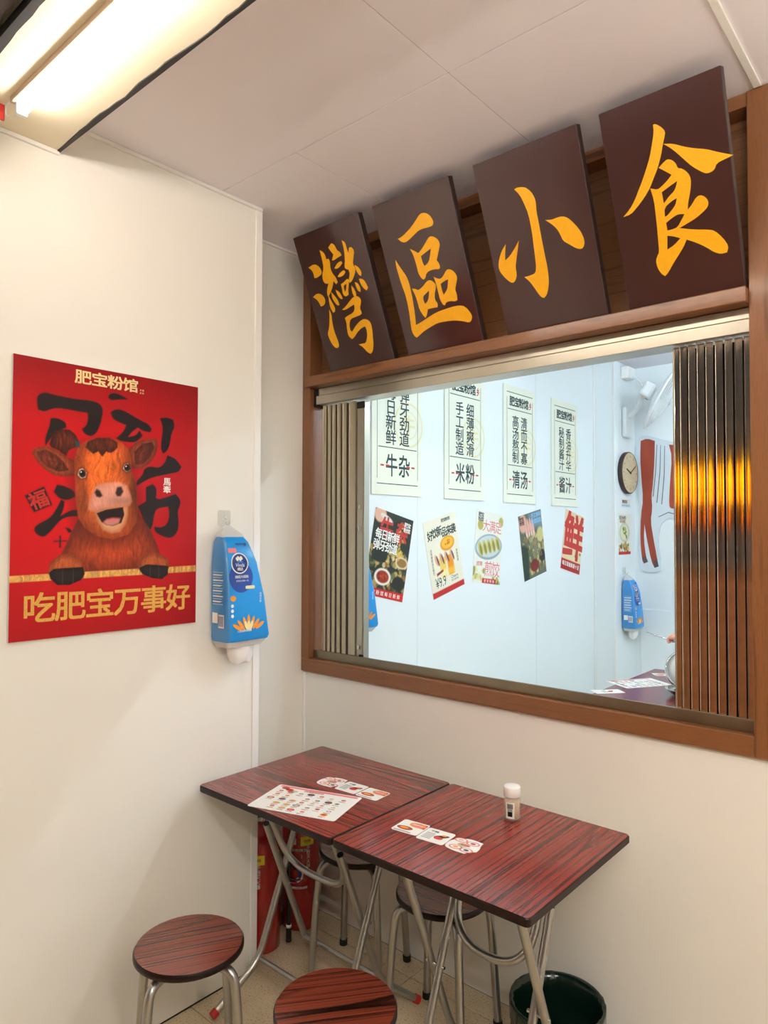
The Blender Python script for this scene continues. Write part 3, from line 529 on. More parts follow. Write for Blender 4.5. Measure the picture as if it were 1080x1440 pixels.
tube_lamp('cool white tube on the ceiling of the room beyond, farther from the window', 1.1, 2.3, 2.1, ZF, 'tube_glow_cool')

# lit shop sign across the street (seen mirrored in the steel shutter)
sg = thing('shop_sign', 'glowing yellow and orange shop sign on the dark facade across the street', 'sign', (-1.4, -5.99, 1.63))
MB().box(0, 2.9, 0, 0.08, 0.0, .78, bev=0.01).build('sign_box', 'black_strip', sg)
rg = random.Random(4); x = 0.04
while x < 2.8:
    wd = rg.uniform(.1, .26); c = rg.choice(['sign_glow_yellow', 'sign_glow_yellow', 'sign_glow_orange', 'sign_glow_red', 'sign_glow_pink'])
    MB().box(x, min(x+wd, 2.86), 0.081, 0.09, rg.uniform(.28, .34), rg.uniform(.56, .74)).build('lit_panel', c, sg)
    if rg.random() < .6: MB().box(x+.02, min(x+wd*.6, 2.86), 0.081, 0.09, 0.03, rg.uniform(.2, .25)).build('lit_panel', 'sign_glow_orange', sg)
    x += wd+rg.uniform(.01, .06)

# wooden service counter at the shop front behind the viewer
sc = thing('service_counter', 'wooden service counter at the open shop front behind the viewer', 'counter', (-.25, -3.0, 0))
MB().box(0, 1.5, -.28, 0, 0.02, 1.30, bev=.004).build('body', 'counter_wood', sc)
MB().box(-.02, 1.53, -.31, .03, 1.30, 1.34, bev=.006).build('worktop', 'frame_wood', sc)
for k in range(3): MB().box(.03+k*.495, .48+k*.495, .0002, .014, .12, 1.22, bev=.004).build('door_panel', 'counter_wood', sc)

# ================================================================== SIGN BOARDS
def fill(rings_list, thick, place, mb, mi):
    """closed outlines (first ring outer, others holes) filled as thin raised letters"""
    for rings in rings_list:
        cu = bpy.data.curves.new('outline', 'CURVE'); cu.dimensions = '2D'; cu.fill_mode = 'BOTH'; cu.extrude = thick/2
        for r in rings:
            sp = cu.splines.new('POLY'); sp.points.add(len(r)-1); sp.use_cyclic_u = True
            for pt, q in zip(sp.points, r): pt.co = (q[0], q[1], 0, 1)
        ob = bpy.data.objects.new('outline', cu); COL.objects.link(ob); bpy.context.view_layer.update()
        me = bpy.data.meshes.new_from_object(ob.evaluated_get(bpy.context.evaluated_depsgraph_get()))
        mb.add([place(*q.co) for q in me.vertices], [tuple(p_.vertices) for p_ in me.polygons], mi)
        bpy.data.objects.remove(ob); bpy.data.curves.remove(cu); bpy.data.meshes.remove(me)
def smooth_ring(r, it=1):
    for _ in range(it):
        out = []; n = len(r)
        for i in range(n):
            a = Vector(r[i-1]); b = Vector(r[i]); c = Vector(r[(i+1) % n])
            if (b-a).length < 1e-9 or (c-b).length < 1e-9: continue
            ang = (b-a).angle(c-b, 0.0)
            if ang > 1.05: out.append(tuple(b))             # keep brush corners sharp
            else: out += [tuple(b*.75+a*.25), tuple(b*.75+c*.25)]
        r = out
    return r
TL = math.hypot(.215, .5); EY = Vector((0, -.215/TL, .5/TL)); EN = Vector((1, 0, 0)).cross(EY)
SLOT = [(-.032, .317), (.387, .72), (.816, 1.168), (1.234, 1.574)]
CH = ['灣', '區', '小', '食']
WHERE = ['leftmost of the four, beside the alcove corner', 'second from the alcove corner', 'third from the alcove corner', 'rightmost of the four']
for i in range(4):
    x0, x1 = SLOT[i]; x1 = min(x1, 1.552) if i == 3 else x1; W_ = x1-x0
    t = thing('sign_board', 'dark brown tilted sign board with gold character %s, %s' % (CH[i], WHERE[i]), 'sign', (x0, -.03, 2.2445), 0, 'tilted sign boards above the window')
    M = Matrix(((1, 0, 0, 0), (0, EY.y, EN.y, 0), (0, EY.z, EN.z, 0), (0, 0, 0, 1)))
    mb = MB().box(0, W_, 0, TL, -0.03, -0.0008, 1, M, bev=0.002, seg=1)
    mb.box(0.0015, W_-0.0015, 0.0015, TL-0.0015, -0.0008, 0.0, 0, M)
    mb.build('board', ['sign_brown', 'sign_side'], t)
    mb = MB(); K = 1e-4
    gl = [[smooth_ring([(a*K, b*K) for a, b in r]) for r in st] for st in SIGN[i]]
    fill(gl, 0.0012, lambda x, y, z: tuple(M @ Vector((x, y, z+0.0008))), mb, 0)
    mb.build('gold_character', 'gold_paint', t)

# ================================================================== SHUTTERS
def slat_mesh(w_, d, z0, z1, bulge):
    n = 6; fr = [(-w_/2+w_*k/n, -bulge*(1-((2*k/n)-1)**2)) for k in range(n+1)]
    bead = [(-w_/2+.0011-.0011*math.cos(math.pi*k/5), -.0012*math.sin(math.pi*k/5)-.0003) for k in range(6)]
    prof = bead+[q for q in fr if q[0] > -w_/2+.0024]+[(w_/2, d), (w_/2-.0015, d), (w_/2-.0015, .0015), (-w_/2+.0015, .0015), (-w_/2+.0015, d), (-w_/2, d)]
    return MB().prism(prof, z0, z1).mesh('slat')
ls = thing('folding_shutter', 'folded beige steel accordion shutter at the left end of the window', 'shutter', (0, 0.045, 1.054))
ED = [(-.128, -.104), (-.098, -.077), (-.071, -.049), (-.042, -.018), (-.011, .016), (.026, .068)]
for a, b in ED:
    me = slat_mesh(b-a-.004, 0.024, 0.0, 1.070, 0.0012); o = link('slat', me, 'steel_warm', ls, ((a+b)/2, -0.026, 0), rz=math.radians(random.uniform(-2, 2)))
for a, b in zip([-.104, -.077, -.049, -.018, .016], [-.098, -.071, -.042, -.011, .026]):
    MB().box(a-.0014, b+.0014, -.016, -.012, 0.003, 1.066).build('gap_shade_strip', 'gap_dark', ls)  # dark strips set in the gaps to stand for the shade between slats
MB().box(.072, .104, -0.022, 0.012, 0.0, 1.066, bev=0.002).box(.106, .110, -.02, .010, 0.0, 1.066).build('lock_post', 'steel', ls)
po = [c for c in ls.children if c.name.startswith('lock_post')][0]
for z in (.62, .53, .05): MB().box(.080, .096, -.031, -.0215, z, z+.02, bev=.003).build('latch', 'chrome', po)
MB().box(.09, .112, -.03, -.0215, 0.005, .03, bev=.003).build('roller', 'gap_dark', po)
MB().box(.076, .116, -.032, -.0215, 1.036, 1.062, bev=.003).build('roller', 'gap_dark', po)
rs = thing('folding_shutter', 'shiny steel accordion shutter mirroring an orange glow at the right end of the window', 'shutter', (0, 0.045, 1.054))
SX = [1.352, 1.372, 1.396, 1.4195, 1.4435, 1.469, 1.4945, 1.520, 1.5435]
for i, xx in enumerate(SX):
    w_ = 0.0150 if i == 0 else (0.0205 if i < 8 else 0.0185)
    me = slat_mesh(w_, 0.022, 0.0, 1.070, 0.00035); link('slat', me, 'steel_slat', rs, (xx, -0.026, 0), rz=math.radians([1, -2, 2, -1.5, 2.2, -2, 1.2, -2.2, 1][i]))
for a, b in zip(SX[:-1], SX[1:]): MB().box((a+b)/2-.006, (a+b)/2+.006, 0.0, 0.003, 0.003, 1.066).build('gap_shade_strip', 'gap_dark', rs)  # same dark strips, standing for shade between the shiny slats
MB().box(1.3405, 1.3425, -.022, .024, 0.0, 1.068).build('end_strip', 'steel_warm', rs)

# ================================================================== COW POSTER
def cow_poster():
    W_, H_ = .595, .795
    t = thing('poster', 'red poster with a happy brown calf and gold Chinese lettering on left wall', 'poster', (0.0, -1.3013, 1.2758))
    MB().box(0.0008, 0.0115, 0, W_, 0, H_, bev=0.0008, seg=1).build('backing_board', 'paper_white', t)
    c = Canvas(W_, H_, 0.0019, (190, 4, 16)); P = {k: [[(a*1e-4, b*1e-4) for a, b in r] for r in v] for k, v in COW.items()}
    X, Y = c.X, c.Y
    glow = np.exp(-(((X-.14)/.22)**2+((Y-.40)/.22)**2)); c.C += glow[..., None]*np.array([.10, -.02, .0])
    dk = np.clip((Y-.62)/.17, 0, 1)*0.75+np.clip((X-.36)/.24, 0, 1)*.25+np.clip((.15-Y)/.15, 0, 1)*.35; c.C *= (1-.30*np.clip(dk, 0, 1))[..., None]
    for q in P['ink']:
        q = smooth_ring(q, 2)
        c.poly(q, (150, 8, 16), .006, .7); c.poly(q, (30, 20, 22), .0015)
    for q in [ellipse(.062, .395, .016, .010), ellipse(.092, .39, .012, .016)]: c.poly(q, (170, 14, 22), .003, .8)
    def furry(k, col, dark, seed, amt=.22, rim=.03):
        m = None
        for q in P[k]:
            m = c.poly(q, col, .002); sd = c.sd
            e = np.clip(1-sd/rim, 0, 1)*m; c.blend(e*.62, dark); c.fur(m, amt, 520, 260, seed)
        return m
    m = furry('body', (168, 62, 26), (78, 20, 12), 3, .10, .06)
    c.mul(np.exp(-(((X-.29)/.05)**2+((Y-.24)/.10)**2))*m, 1.25)
    furry('ear_l', (176, 78, 40), (92, 30, 16), 5, .09, .02); furry('ear_l_in', (120, 50, 30), (70, 22, 14), 6, .16, .02)
    furry('ear_r', (160, 70, 38), (80, 26, 16), 7, .09, .02); furry('ear_r_in', (104, 42, 28), (60, 20, 14), 8, .16, .02)
    hd = P['head'][0]; c.poly([(a, b-.022) for a, b in hd], (70, 18, 10), .035, .75)
    m = furry('head', (214, 100, 36), (120, 38, 16), 9, .10, .05)
    xc, yc = P['head'][0][0][0], P['head'][0][0][1]
    c.mul(np.exp(-(((X-.255)/.035)**2+((Y-.52)/.06)**2))*m, 1.22); c.mul(np.exp(-(((X-.41)/.05)**2+((Y-.50)/.12)**2))*m, .72)
    furry('bun', (96, 34, 18), (48, 14, 10), 11, .2, .02); furry('fringe', (84, 30, 16), (50, 16, 10), 12, .22, .012)
    c.poly(P['tie'][0], (30, 70, 74), .0015)
    c.mul(np.exp(-(((X-.22)/.02)**2+((Y-.44)/.05)**2))*m, 1.15); c.mul(np.exp(-(((X-.31)/.03)**2+((Y-.56)/.03)**2))*m, 1.15)
    c.mul(np.exp(-(((X-.375)/.03)**2+((Y-.42)/.08)**2))*m, .62); c.mul(np.exp(-(((X-.205)/.012)**2+((Y-.40)/.07)**2))*m, .75)
    lm = c.poly(P['lip'][0], (222, 158, 112), .003); e = np.clip(1-c.sd/.012, 0, 1)*lm; c.blend(e*.45, (150, 70, 40))
    mm = c.poly(P['muzzle'][0], (232, 160, 138), .004); e = np.clip(1-c.sd/.02, 0, 1)*mm; c.blend(e*.4, (180, 96, 66)); c.fur(mm, .03, 900, 900, 4); c.mul(np.exp(-(((X-.30)/.03)**2+((Y-.455)/.012)**2))*mm, 1.12); c.mul(np.exp(-(((X-.33)/.05)**2+((Y-.40)/.012)**2))*mm, .8)
    c.poly(P['mouth'][0], (34, 14, 14), .0015)
    c.poly(P['tongue'][0], (196, 84, 84), .003); q = P['tongue'][0]
    c.poly([(a, b-.004) for a, b in q], (232, 214, 200), .003, .35)
    for k in ('nos_l', 'nos_r'): c.poly(P[k][0], (52, 20, 20), .003)
    for k in ('eye_l', 'eye_r'):
        q = P[k][0]; cx = sum(a for a, b in q)/len(q); cy = sum(b for a, b in q)/len(q)
        c.poly([(cx+(a-cx)*1.35, cy+(b-cy)*1.3) for a, b in q], (110, 44, 24), .004, .9); c.poly(q, (226, 206, 196), .0012)
        c.ell(cx+.001, cy, .0105, .0115, (50, 26, 22), .3); c.ell(cx, cy, .006, .0065, (10, 8, 8), .3); c.ell(cx-.003, cy+.004, .0022, .0022, (250, 250, 250), .5)
    for q in P['bar']:
        bmsk = c.poly(q, (224, 170, 92), .0012); c.fur(bmsk, .12, 1500, 1500, 21)
    for s_ in 'lr':
        furry('paw_'+s_, (178, 84, 40), (96, 34, 18), 14, .1, .015)
        hm = c.poly(P['hoof_'+s_][0], (36, 26, 26), .0015); c.mul(np.clip(1-c.sd/.012, 0, 1)*hm, .6)
        q = P['hoof_'+s_][0]; xs = [a for a, b in q]; ys = [b for a, b in q]
        for fxx in (.36, .66): c.poly([(min(xs)+(max(xs)-min(xs))*fxx, min(ys)+.004), (min(xs)+(max(xs)-min(xs))*(fxx+.03), min(ys)+.004), (min(xs)+(max(xs)-min(xs))*(fxx+.02), max(ys)-.006), (min(xs)+(max(xs)-min(xs))*fxx, max(ys)-.006)], (80, 62, 58), .001, .8)
    art = c.build('printed_picture', lambda x, y: np.stack([np.full_like(x, .0122), x, y], 1), 'printed', t)
    mb = MB(); Mx = Matrix(((0, 0, 1, 0.0126), (1, 0, 0, 0), (0, 1, 0, 0), (0, 0, 0, 1)))
    (a, b) = P['txt'][0][0], P['txt'][0][1]
    for i, ch in enumerate('吃肥宝万事好'):
        cx = .036+(i+.5)*(.572-.036)/6; glyph(mb, ch, cx, .088, .078, .078, 0, 0, .016, M=Mx)
    for i, ch in enumerate('肥宝粉馆'):
        glyph(mb, ch, .172+(i+.5)*.0505+(.0), .7615-.0, .044, .038, 1, 0, .022, M=Mx)
    glyph(mb, '馬', .481, .467, .024, .024, 2, 0, .02, M=Mx); glyph(mb, '牽', .481, .441, .024, .022, 2, 0, .02, M=Mx)
    for dx, dy in ((0, 0), (.008, 0), (0, -.009), (.008, -.009)): glyph(mb, '米' if dx else '乡', .383+dx, .752+dy, .006, .006, 1, 0, .01, M=Mx)
    glyph(mb, '福', .0745, .393, .046, .046, 3, 0, .02, rot=.40, M=Mx)
    build_blocks(mb, 'lettering', ['ink_gold', 'ink_cream', 'ink_white', 'ink_red'], t)
cow_poster()

# ================================================================== TISSUE PACKS
def tissue_pack(loc, label, rz=0.0, tilt=0.0):
    """hangs on a wall: local +x leaves the wall, y runs along it, origin at the hook"""
    t = thing('tissue_pack', label, 'tissues', loc, rz, 'hanging tissue packs')
    # z, x0, x1, y0, y1 relative to the hook
    S = [(-.398, .004, .098, -.054, .124), (-.385, .002, .104, -.056, .126), (-.25, .002, .100, -.058, .106), (-.13, .002, .092, -.058, .078), (-.06, .006, .074, -.054, .054), (-.042, .012, .060, -.048, .044)]
    def loft(secs, r, name, mats, sidefn=None):
        rings = []; N = 4
        for z, x0, x1, y0, y1 in secs:
            rr = min(r, (x1-x0)*.45, (y1-y0)*.45); rings.append([(x, y, z) for x, y in rrect(x1-x0, y1-y0, rr, N, (x0+x1)/2, (y0+y1)/2)])
        n = len(rings[0]); mb = MB(); vs = [q for r_ in rings for q in r_]; fs = []; ms = []
        for i in range(len(rings)-1):
            for k in range(n): fs.append((i*n+k, i*n+(k+1) % n, (i+1)*n+(k+1) % n, (i+1)*n+k))
        mb.add(vs, fs, 0, None, True); mb.add(rings[0], [tuple(range(n))[::-1]], 0); mb.add(rings[-1], [tuple(range(n))], 0)
        if sidefn:
            for j, f in enumerate(mb.f):
                ctr = sum((Vector(mb.v[q]) for q in f), Vector())/len(f)
                if sidefn(ctr): mb.m[j] = 1
        return mb.build(name, mats, t)
    body = loft(S, .012, 'pack', ['bag_blue', 'bag_side'], lambda q: q.y < -.045)
    loft([(-.043, .012, .060, -.048, .044), (-.03, .014, .05, -.045, .04), (-.012, .016, .03, -.022, .022), (0.0, .018, .024, -.008, .008)], .006, 'film_top', ['bag_film'])
    loft([(-.418, .014, .088, -.046, .10), (-.397, .006, .096, -.054, .122)], .01, 'film_bottom', ['bag_film'])
    mb = MB(); vs = []; n = 18
    for z, rx, ry, tw in ((-.405, .03, .055, 0), (-.43, .032, .05, .3), (-.46, .028, .046, .5), (-.478, .02, .036, .8)):
        vs.append([(.05+rx*math.cos(2*math.pi*k/n)*(1+.12*math.sin(5*2*math.pi*k/n+tw)), .035+ry*math.sin(2*math.pi*k/n)*(1+.12*math.cos(4*2*math.pi*k/n+tw)), z+.006*math.sin(3*2*math.pi*k/n+tw)) for k in range(n)])
    mb.add([q for r in vs for q in r], [(i*n+k, i*n+(k+1) % n, (i+1)*n+(k+1) % n, (i+1)*n+k) for i in range(3) for k in range(n)], 0, None, True)
    mb.add(vs[-1], [tuple(range(n))], 0); mb.build('tissue_sheet', 'tissue', t)
    # print on the front
    def fx(z):
        for (za, _, xa, _, _), (zb, _, xb, _, _) in zip(S[:-1], S[1:]):
            if za <= z <= zb: return xa+(xb-xa)*(z-za)/(zb-za)
        return S[-1][2]
    mb = MB()
    def dec(poly, mi, lay=0):
        mb.add([(fx(z)+.0012+.0004*lay, y, z) for y, z in poly], [tuple(range(len(poly)))], mi)
    def skewM(cy, cz, rot=0.0, lay=2):
        return Matrix(((0, 0, 1, fx(cz)+.0012+.0004*lay), (1, 0, 0, 0), (0, 1, 0, 0), (0, 0, 0, 1)))
    dec(ellipse(.002, -.180, .050, .052), 2); dec(ellipse(-.002, -.132, .036, .036), 1, 1); dec(ellipse(-.002, -.132, .032, .032), 0, 2)
    for k in range(4): dec(ellipse(-.012+.006*k, -.118+.004*(k % 2), .005, .007, 12, .5), 1, 3)
    word(mb, 'Vinda', -.002, -.138, .038, .012, 1, 0, .02, M=skewM(0, -.138, lay=4)); row(mb, '维达', -.002, -.152, .011, .010, 1, 0, .02, M=skewM(0, -.15, lay=4))
    row(mb, '抽纸大规格', .004, -.178, .0105, .010, 1, 0, .01, M=skewM(0, -.178, lay=3))
    row(mb, '百变生活每一天', .006, -.192, .007, .006, 1, 0, .0, M=skewM(0, -.192, lay=3))
    dec(rrect(.040, .011, .004, 3, .038, -.215), 3, 3)
    dec(rrect(.034, .016, .003, 3, -.026, -.088), 4); dec(rrect(.04, .006, .002, 3, .01, -.066), 2)
    dec(ellipse(.030, -.068, .006, .006, 14), 0, 1)
    for k in range(3): dec(ellipse(-.038, -.275-.017*k, .006, .006, 14), 1, 1)
    dec(ellipse(-.034, -.250, .012, .010, 18), 5, 1)
    for a in range(-3, 4): dec(ellipse(.030+.016*a, -.330-abs(a)*.006, .0065, .022, 14, -a*.35), 5, 1+abs(a) % 2)
    for a in range(-1, 2): dec(ellipse(.030+.011*a, -.345, .006, .016, 12, -a*.3), 6, 3)
    column(mb, '柔韧亲肤', .082, -.235, .008, .008, 1, 0, .0, M=skewM(0, -.26, lay=2))
    row(mb, '三层加厚四百抽', .01, -.362, .008, .007, 1, 0, .01, M=skewM(0, -.362, lay=5))
    mb.build('front_print', ['ink_navy', 'ink_white', 'ink_blue', 'ink_yellow', 'ink_pink', 'ink_orange', 'ink_cream'], body)
    # small print on the side panel
    mb = MB(); ys = lambda z: -.0598
    for k in range(13): mb.quad((.022, -.0598, -.16-k*.009), (.078, -.0598, -.16-k*.009), (.078-.008*(k % 3), -.0598, -.1645-k*.009), (.022, -.0598, -.1645-k*.009), k % 2)
    mb.quad((.02, -.0598, -.30), (.05, -.0598, -.30), (.05, -.0598, -.335), (.02, -.0598, -.335), 1)
    for k in range(7): mb.quad((.056+k*.004, -.0602, -.31), (.058+k*.004, -.0602, -.31), (.058+k*.004, -.0602, -.345), (.056+k*.004, -.0602, -.345), 2)
    mb.quad((.054, -.0599, -.305), (.086, -.0599, -.305), (.086, -.0599, -.35), (.054, -.0599, -.35), 1)
    mb.build('side_print', ['ink_sky', 'ink_white', 'ink_navy'], body)
    return t
tissue_pack((0.002, -.586, 1.605), 'blue tissue pack hanging from a clear hook on left wall beside the red poster')
def hook(loc, label):
    t = thing('adhesive_hook', label, 'hook', loc, 0, 'clear adhesive hooks')
    MB().prism(rrect(.052, .056, .008), 0.0003, .0025, 0, Matrix(((0, 0, 1, 0), (1, 0, 0, 0), (0, 1, 0, 0), (0, 0, 0, 1)))).build('plate', 'clear_plastic', t)
    MB().tube(fillet([(.003, 0, .010), (.010, 0, -.004), (.016, 0, -.024), (.028, 0, -.024), (.031, .002, -.008)], .008), .0016, 8).build('hook', 'chrome', t)
hook((0.0005, -.586, 1.629), 'clear adhesive hook holding the tissue pack beside the red poster')
tissue_pack((-.198, .228, 1.545), 'blue tissue pack half hidden behind the beige folded shutter, in the room beyond')
hook((-.1995, .228, 1.569), 'clear adhesive hook behind the beige folded shutter')
tissue_pack((-.038, 3.07, 1.275), 'distant blue tissue pack on the pier below the wooden clock')
hook((-.0395, 3.07, 1.299), 'clear adhesive hook on the pier below the wooden clock')

# ================================================================== TABLES
ZT = 0.74
def folding_table(x0, x1, y0, y1, label, grain, leg_cx, leg_dy, flip, hp=.178, hq=.206, qf=.268):
    cx, cy = (x0+x1)/2, (y0+y1)/2
    t = thing('folding_table', label, 'table', (cx, cy, 0), 0, 'folding tables pushed together')
    mb = MB(); P_ = rrect(x1-x0, y1-y0, .012, 4)
    mb.prism([(a*.992, b*.992) for a, b in P_], ZT-.022, ZT-.019, 1)
    mb.prism(P_, ZT-.019, ZT-.0035, 1)
    n = len(P_); A = [(a, b, ZT-.0035) for a, b in P_]; B = [(a*.994, b*.994, ZT) for a, b in P_]
    mb.add(A+B, [(i, (i+1) % n, n+(i+1) % n, n+i) for i in range(n)], 1); mb.add(B, [tuple(range(n))], 0)
    mb.build('tabletop', [grain, 'table_edge'], t)
    ox = leg_cx-cx; k = -1 if flip else 1
    def at(x, y, z): return (ox+k*x, k*y+leg_dy, z)
    R_ = .0118
    for s in (-1, 1):
        pth = fillet([at(s*hp, -.078, .575), at(s*hp, .11, .105), at(s*(hp+.067), .225, .016)], .06)
        a = MB().tube(pth, R_, 12).build('leg', 'leg_metal', t)
        MB().tube([at(s*hp, -.0775, .5755), at(s*hp, -.0788, .5785)], .0105, 12).build('end_plug', 'black_rubber', a)
        d = (Vector(pth[-1])-Vector(pth[-2])).normalized(); e = Vector(pth[-1])
        MB().tube([e-d*.012, e+d*.007], .0138, 12).build('foot_cap', 'red_cap', a)
        pth = fillet([at(s*hq, .165, .7155), at(s*hq, -.085, .105), at(s*hq, -qf, .016)], .06)
        b = MB().tube(pth, R_, 12).build('leg', 'leg_metal', t)
        d = (Vector(pth[-1])-Vector(pth[-2])).normalized(); e = Vector(pth[-1])
        MB().tube([e-d*.012, e+d*.007], .0138, 12).build('foot_cap', 'red_cap', b)
        MB().tube([at(s*(hp-.018), .0165, .344), at(s*(hq+.016), .0165, .344)], .0045, 8).build('pivot_bolt', 'chrome', t)
        MB().box(ox+k*s*hq-.02, ox+k*s*hq+.02, k*.165+leg_dy-.02, k*.165+leg_dy+.02, .714, .7178, bev=.001, seg=1).build('mount_plate', 'leg_metal', t)
    MB().tube([at(-hp, .105, .118), at(hp, .105, .118)], .0085, 10).build('crossbar', 'leg_metal', t)
    MB().tube([at(-hq, -.082, .112), at(hq, -.082, .112)], .0085, 10).build('crossbar', 'leg_metal', t)
    bw = fillet([at(-hp+.026, -.125, .716), at(-hp+.026, -.0, .372+.05), at(hp-.026, -.0, .372+.05), at(hp-.026, -.125, .716)], .13, 10)
    MB().tube(bw, .0112, 12).build('bow_brace', 'leg_metal', t)
    return t
folding_table(.0366, .6555, -.7045, -.134, 'folding table with red zebra grain beside the left wall, holding the menu sheet', 'zebra_x', .315, 0.0, False)
folding_table(.6605, 1.2676, -.7045, -.134, 'folding table on the right, its grain running toward the window, holding the toothpick jar', 'zebra_y', .98, 0.0, True, .15, .18, .17)

# ================================================================== STOOLS
def make_stool():
    t = thing('stool', '', 'stool', (0, 0, 0), 0, 'round stools around the tables')
    R_ = .148
    mb = MB(); mb.lathe([(0, .428), (R_-.006, .428), (R_, .433), (R_, .443), (R_-.004, .449)], 48, 1)
    mb.add([((R_-.004)*math.cos(2*math.pi*k/48), (R_-.004)*math.sin(2*math.pi*k/48), .449) for k in range(48)], [tuple(range(48))], 0)
    mb.build('seat', ['zebra_seat', 'table_edge'], t)
    MB().lathe([(0, .4275), (.1, .4275), (.1, .42), (0, .42)], 32, 0).build('seat_plate', 'leg_metal', t)
    lm = MB().tube(fillet([(.075, 0, .410), (.150, 0, .412), (.164, 0, .30), (.185, 0, .010)], [.055, .05]), .0125, 12).mesh('leg')
    fm = MB().tube([(.1845, 0, .0), (.1835, 0, .022)], .0150, 12).mesh('foot_cap')
    for k in range(4):
        l = link('leg', lm, 'leg_metal', t, None, math.radians(45+90*k)); link('foot_cap', fm, 'black_rubber', l)
    return t
st = make_stool()
def place(o, loc, deg, label): o.location = loc; o.rotation_euler = (0, 0, math.radians(deg)); o['label'] = label
SP = [((.352, -.945, 0), 61, 'round stool nearest the left wall, standing clear of the table'),
      ((.836, -.862, 0), 52, 'round orange brown stool in front of the gap between the two tables'),
      ((.300, -.195, 0), 18, 'round stool under the left table beside the fire extinguisher'),
      ((.712, -.258, 0), 8, 'round stool under the right table against the window wall')]
cp = [st]+[copy_tree(st) for _ in range(3)]
for o, (l, d, lb) in zip(cp, SP): place(o, l, d, lb)

# ================================================================== PAPERS ON THE TABLES
def flat(loc, rz, name, label, cat, poly, thick, mats, draw, group=None):
    t = thing(name, label, cat, loc, rz, group)
    MB().prism(poly, 0.0003, thick, 0).build('sheet', mats[0], t)
    mb = MB(); draw(mb, thick); mb.build('print', mats, t); return t
PM = ['paper_white', 'ink_red', 'ink_black', 'ink_green', 'ink_orange', 'ink_pink', 'clock_wood', 'brown_cow', 'ink_grey']
def menu_draw(seed):
    def f(mb, h):
        rg = random.Random(seed); z = h+.0002
        mb.box(-.139, .139, .082, .094, h, z, 5)
        for k in range(3): mb.add([(x, y, z+.0001) for x, y in ellipse(-.115+.02*k, .075-.008*k, .014, .009, 14)], [tuple(range(14))], [7, 1, 6][k])
        row(mb, '招牌推荐菜单', -.01, .0745, .011, .009, 1, z)
        for r in range(5):
            for cidx in range(7):
                if rg.random() < .12: continue
                x = -.118+cidx*.037+rg.uniform(-.004, .004); y = .052-r*.031+rg.uniform(-.003, .003)
                big = rg.random() < .4
                a, b = (.013, .009) if big else (.008, .006)
                mb.add([(p_, q, z) for p_, q in ellipse(x, y, a, b, 14)], [tuple(range(14))], rg.choice([3, 4, 6, 7, 8, 1]))
                mb.add([(p_, q, z+.0001) for p_, q in ellipse(x, y, a*.6, b*.6, 12)], [tuple(range(12))], rg.choice([0, 4, 7, 6, 5]))
                mb.box(x-.011, x+.011, y-.0145, y-.0125, h, z, rg.choice([2, 8, 1]))
                if rg.random() < .5: mb.box(x-.011, x+.004, y-.0185, y-.017, h, z, 8)
    return f
flat((.412, -.5705, ZT), math.radians(18), 'menu_sheet', 'large white laminated menu sheet with small food pictures on the left table', 'menu', rrect(.300, .198, .008), .0011, PM, menu_draw(3))
def card_draw(kind, seed):
    def f(mb, h):
        rg = random.Random(seed); z = h+.0002
        def el(x, y, a, b, m, l=0, rot=0.0): mb.add([(p_, q, z+.0001*l) for p_, q in ellipse(x, y, a, b, 16, rot)], [tuple(range(16))], m)
        if kind == 0:
            el(.012, .02, .026, .016, 4); el(.012, .02, .02, .011, 5, 1); row(mb, '招牌牛杂', .012, .02, .008, .008, 0, z+.0003)
            mb.box(.014, .040, .006, .034, h, z-.0001, 1); el(-.012, -.012, .026, .012, 7); el(-.014, -.011, .014, .006, 4, 1); mb.box(-.036, .02, -.035, -.031, h, z, 8)
        elif kind == 1:
            row(mb, '牛腩', -.016, .024, .011, .010, 3, z)
            for k in range(5): mb.box(-.034+.0*k, -.006, .008-.008*k, .011-.008*k, h, z, 8)
            el(.016, .004, .022, .008, 2, 0, .5); el(.012, -.008, .014, .009, 1, 1); el(.02, .012, .008, .005, 4, 2)
        else:
            for k in range(4):
                x, y = [(-.02, .024), (.018, .02), (-.014, -.02), (.02, -.024)][k]
                el(x, y, .02, .013, 5); el(x, y, .015, .009, 0, 1); el(x, y, .008, .005, [6, 7, 4, 3][k], 2)
            el(0, 0, .016, .012, 6, 3); row(mb, '小食拼盘', 0, 0, .009, .008, 1, z+.0005)
    return f
def diecut(seed):
    return smooth_ring([(-.046, -.014), (-.040, -.034), (-.010, -.042), (.024, -.043), (.032, -.026), (.047, -.018), (.047, .004), (.040, .020), (.040, .038), (.014, .043), (-.014, .041), (-.024, .024), (-.042, .016)], 2)
SQ = rrect(.086, .080, .008)
CARDS = [(.350, -.394, 2, 12, 'die cut pink food card on the left table, nearest the left wall'), (.437, -.388, 1, 4, 'white square food card in the middle of the row on the left table'), (.527, -.384, 0, 4, 'orange topped food card on the left table, at the right end of its row'),
         (.777, -.502, 0, 6, 'orange topped food card on the right table, at the left end of its row'), (.866, -.502, 1, 6, 'white square food card in the middle of the row on the right table'), (.956, -.498, 2, 6, 'die cut pink food card on the right table, near the toothpick jar')]
for i, (x, y, k, d, lb) in enumerate(CARDS):
    flat((x, y, ZT), math.radians(d), 'food_card', lb, 'card', diecut(i) if k == 2 else SQ, .0009, PM, card_draw(k, i), 'printed food cards on the tables')

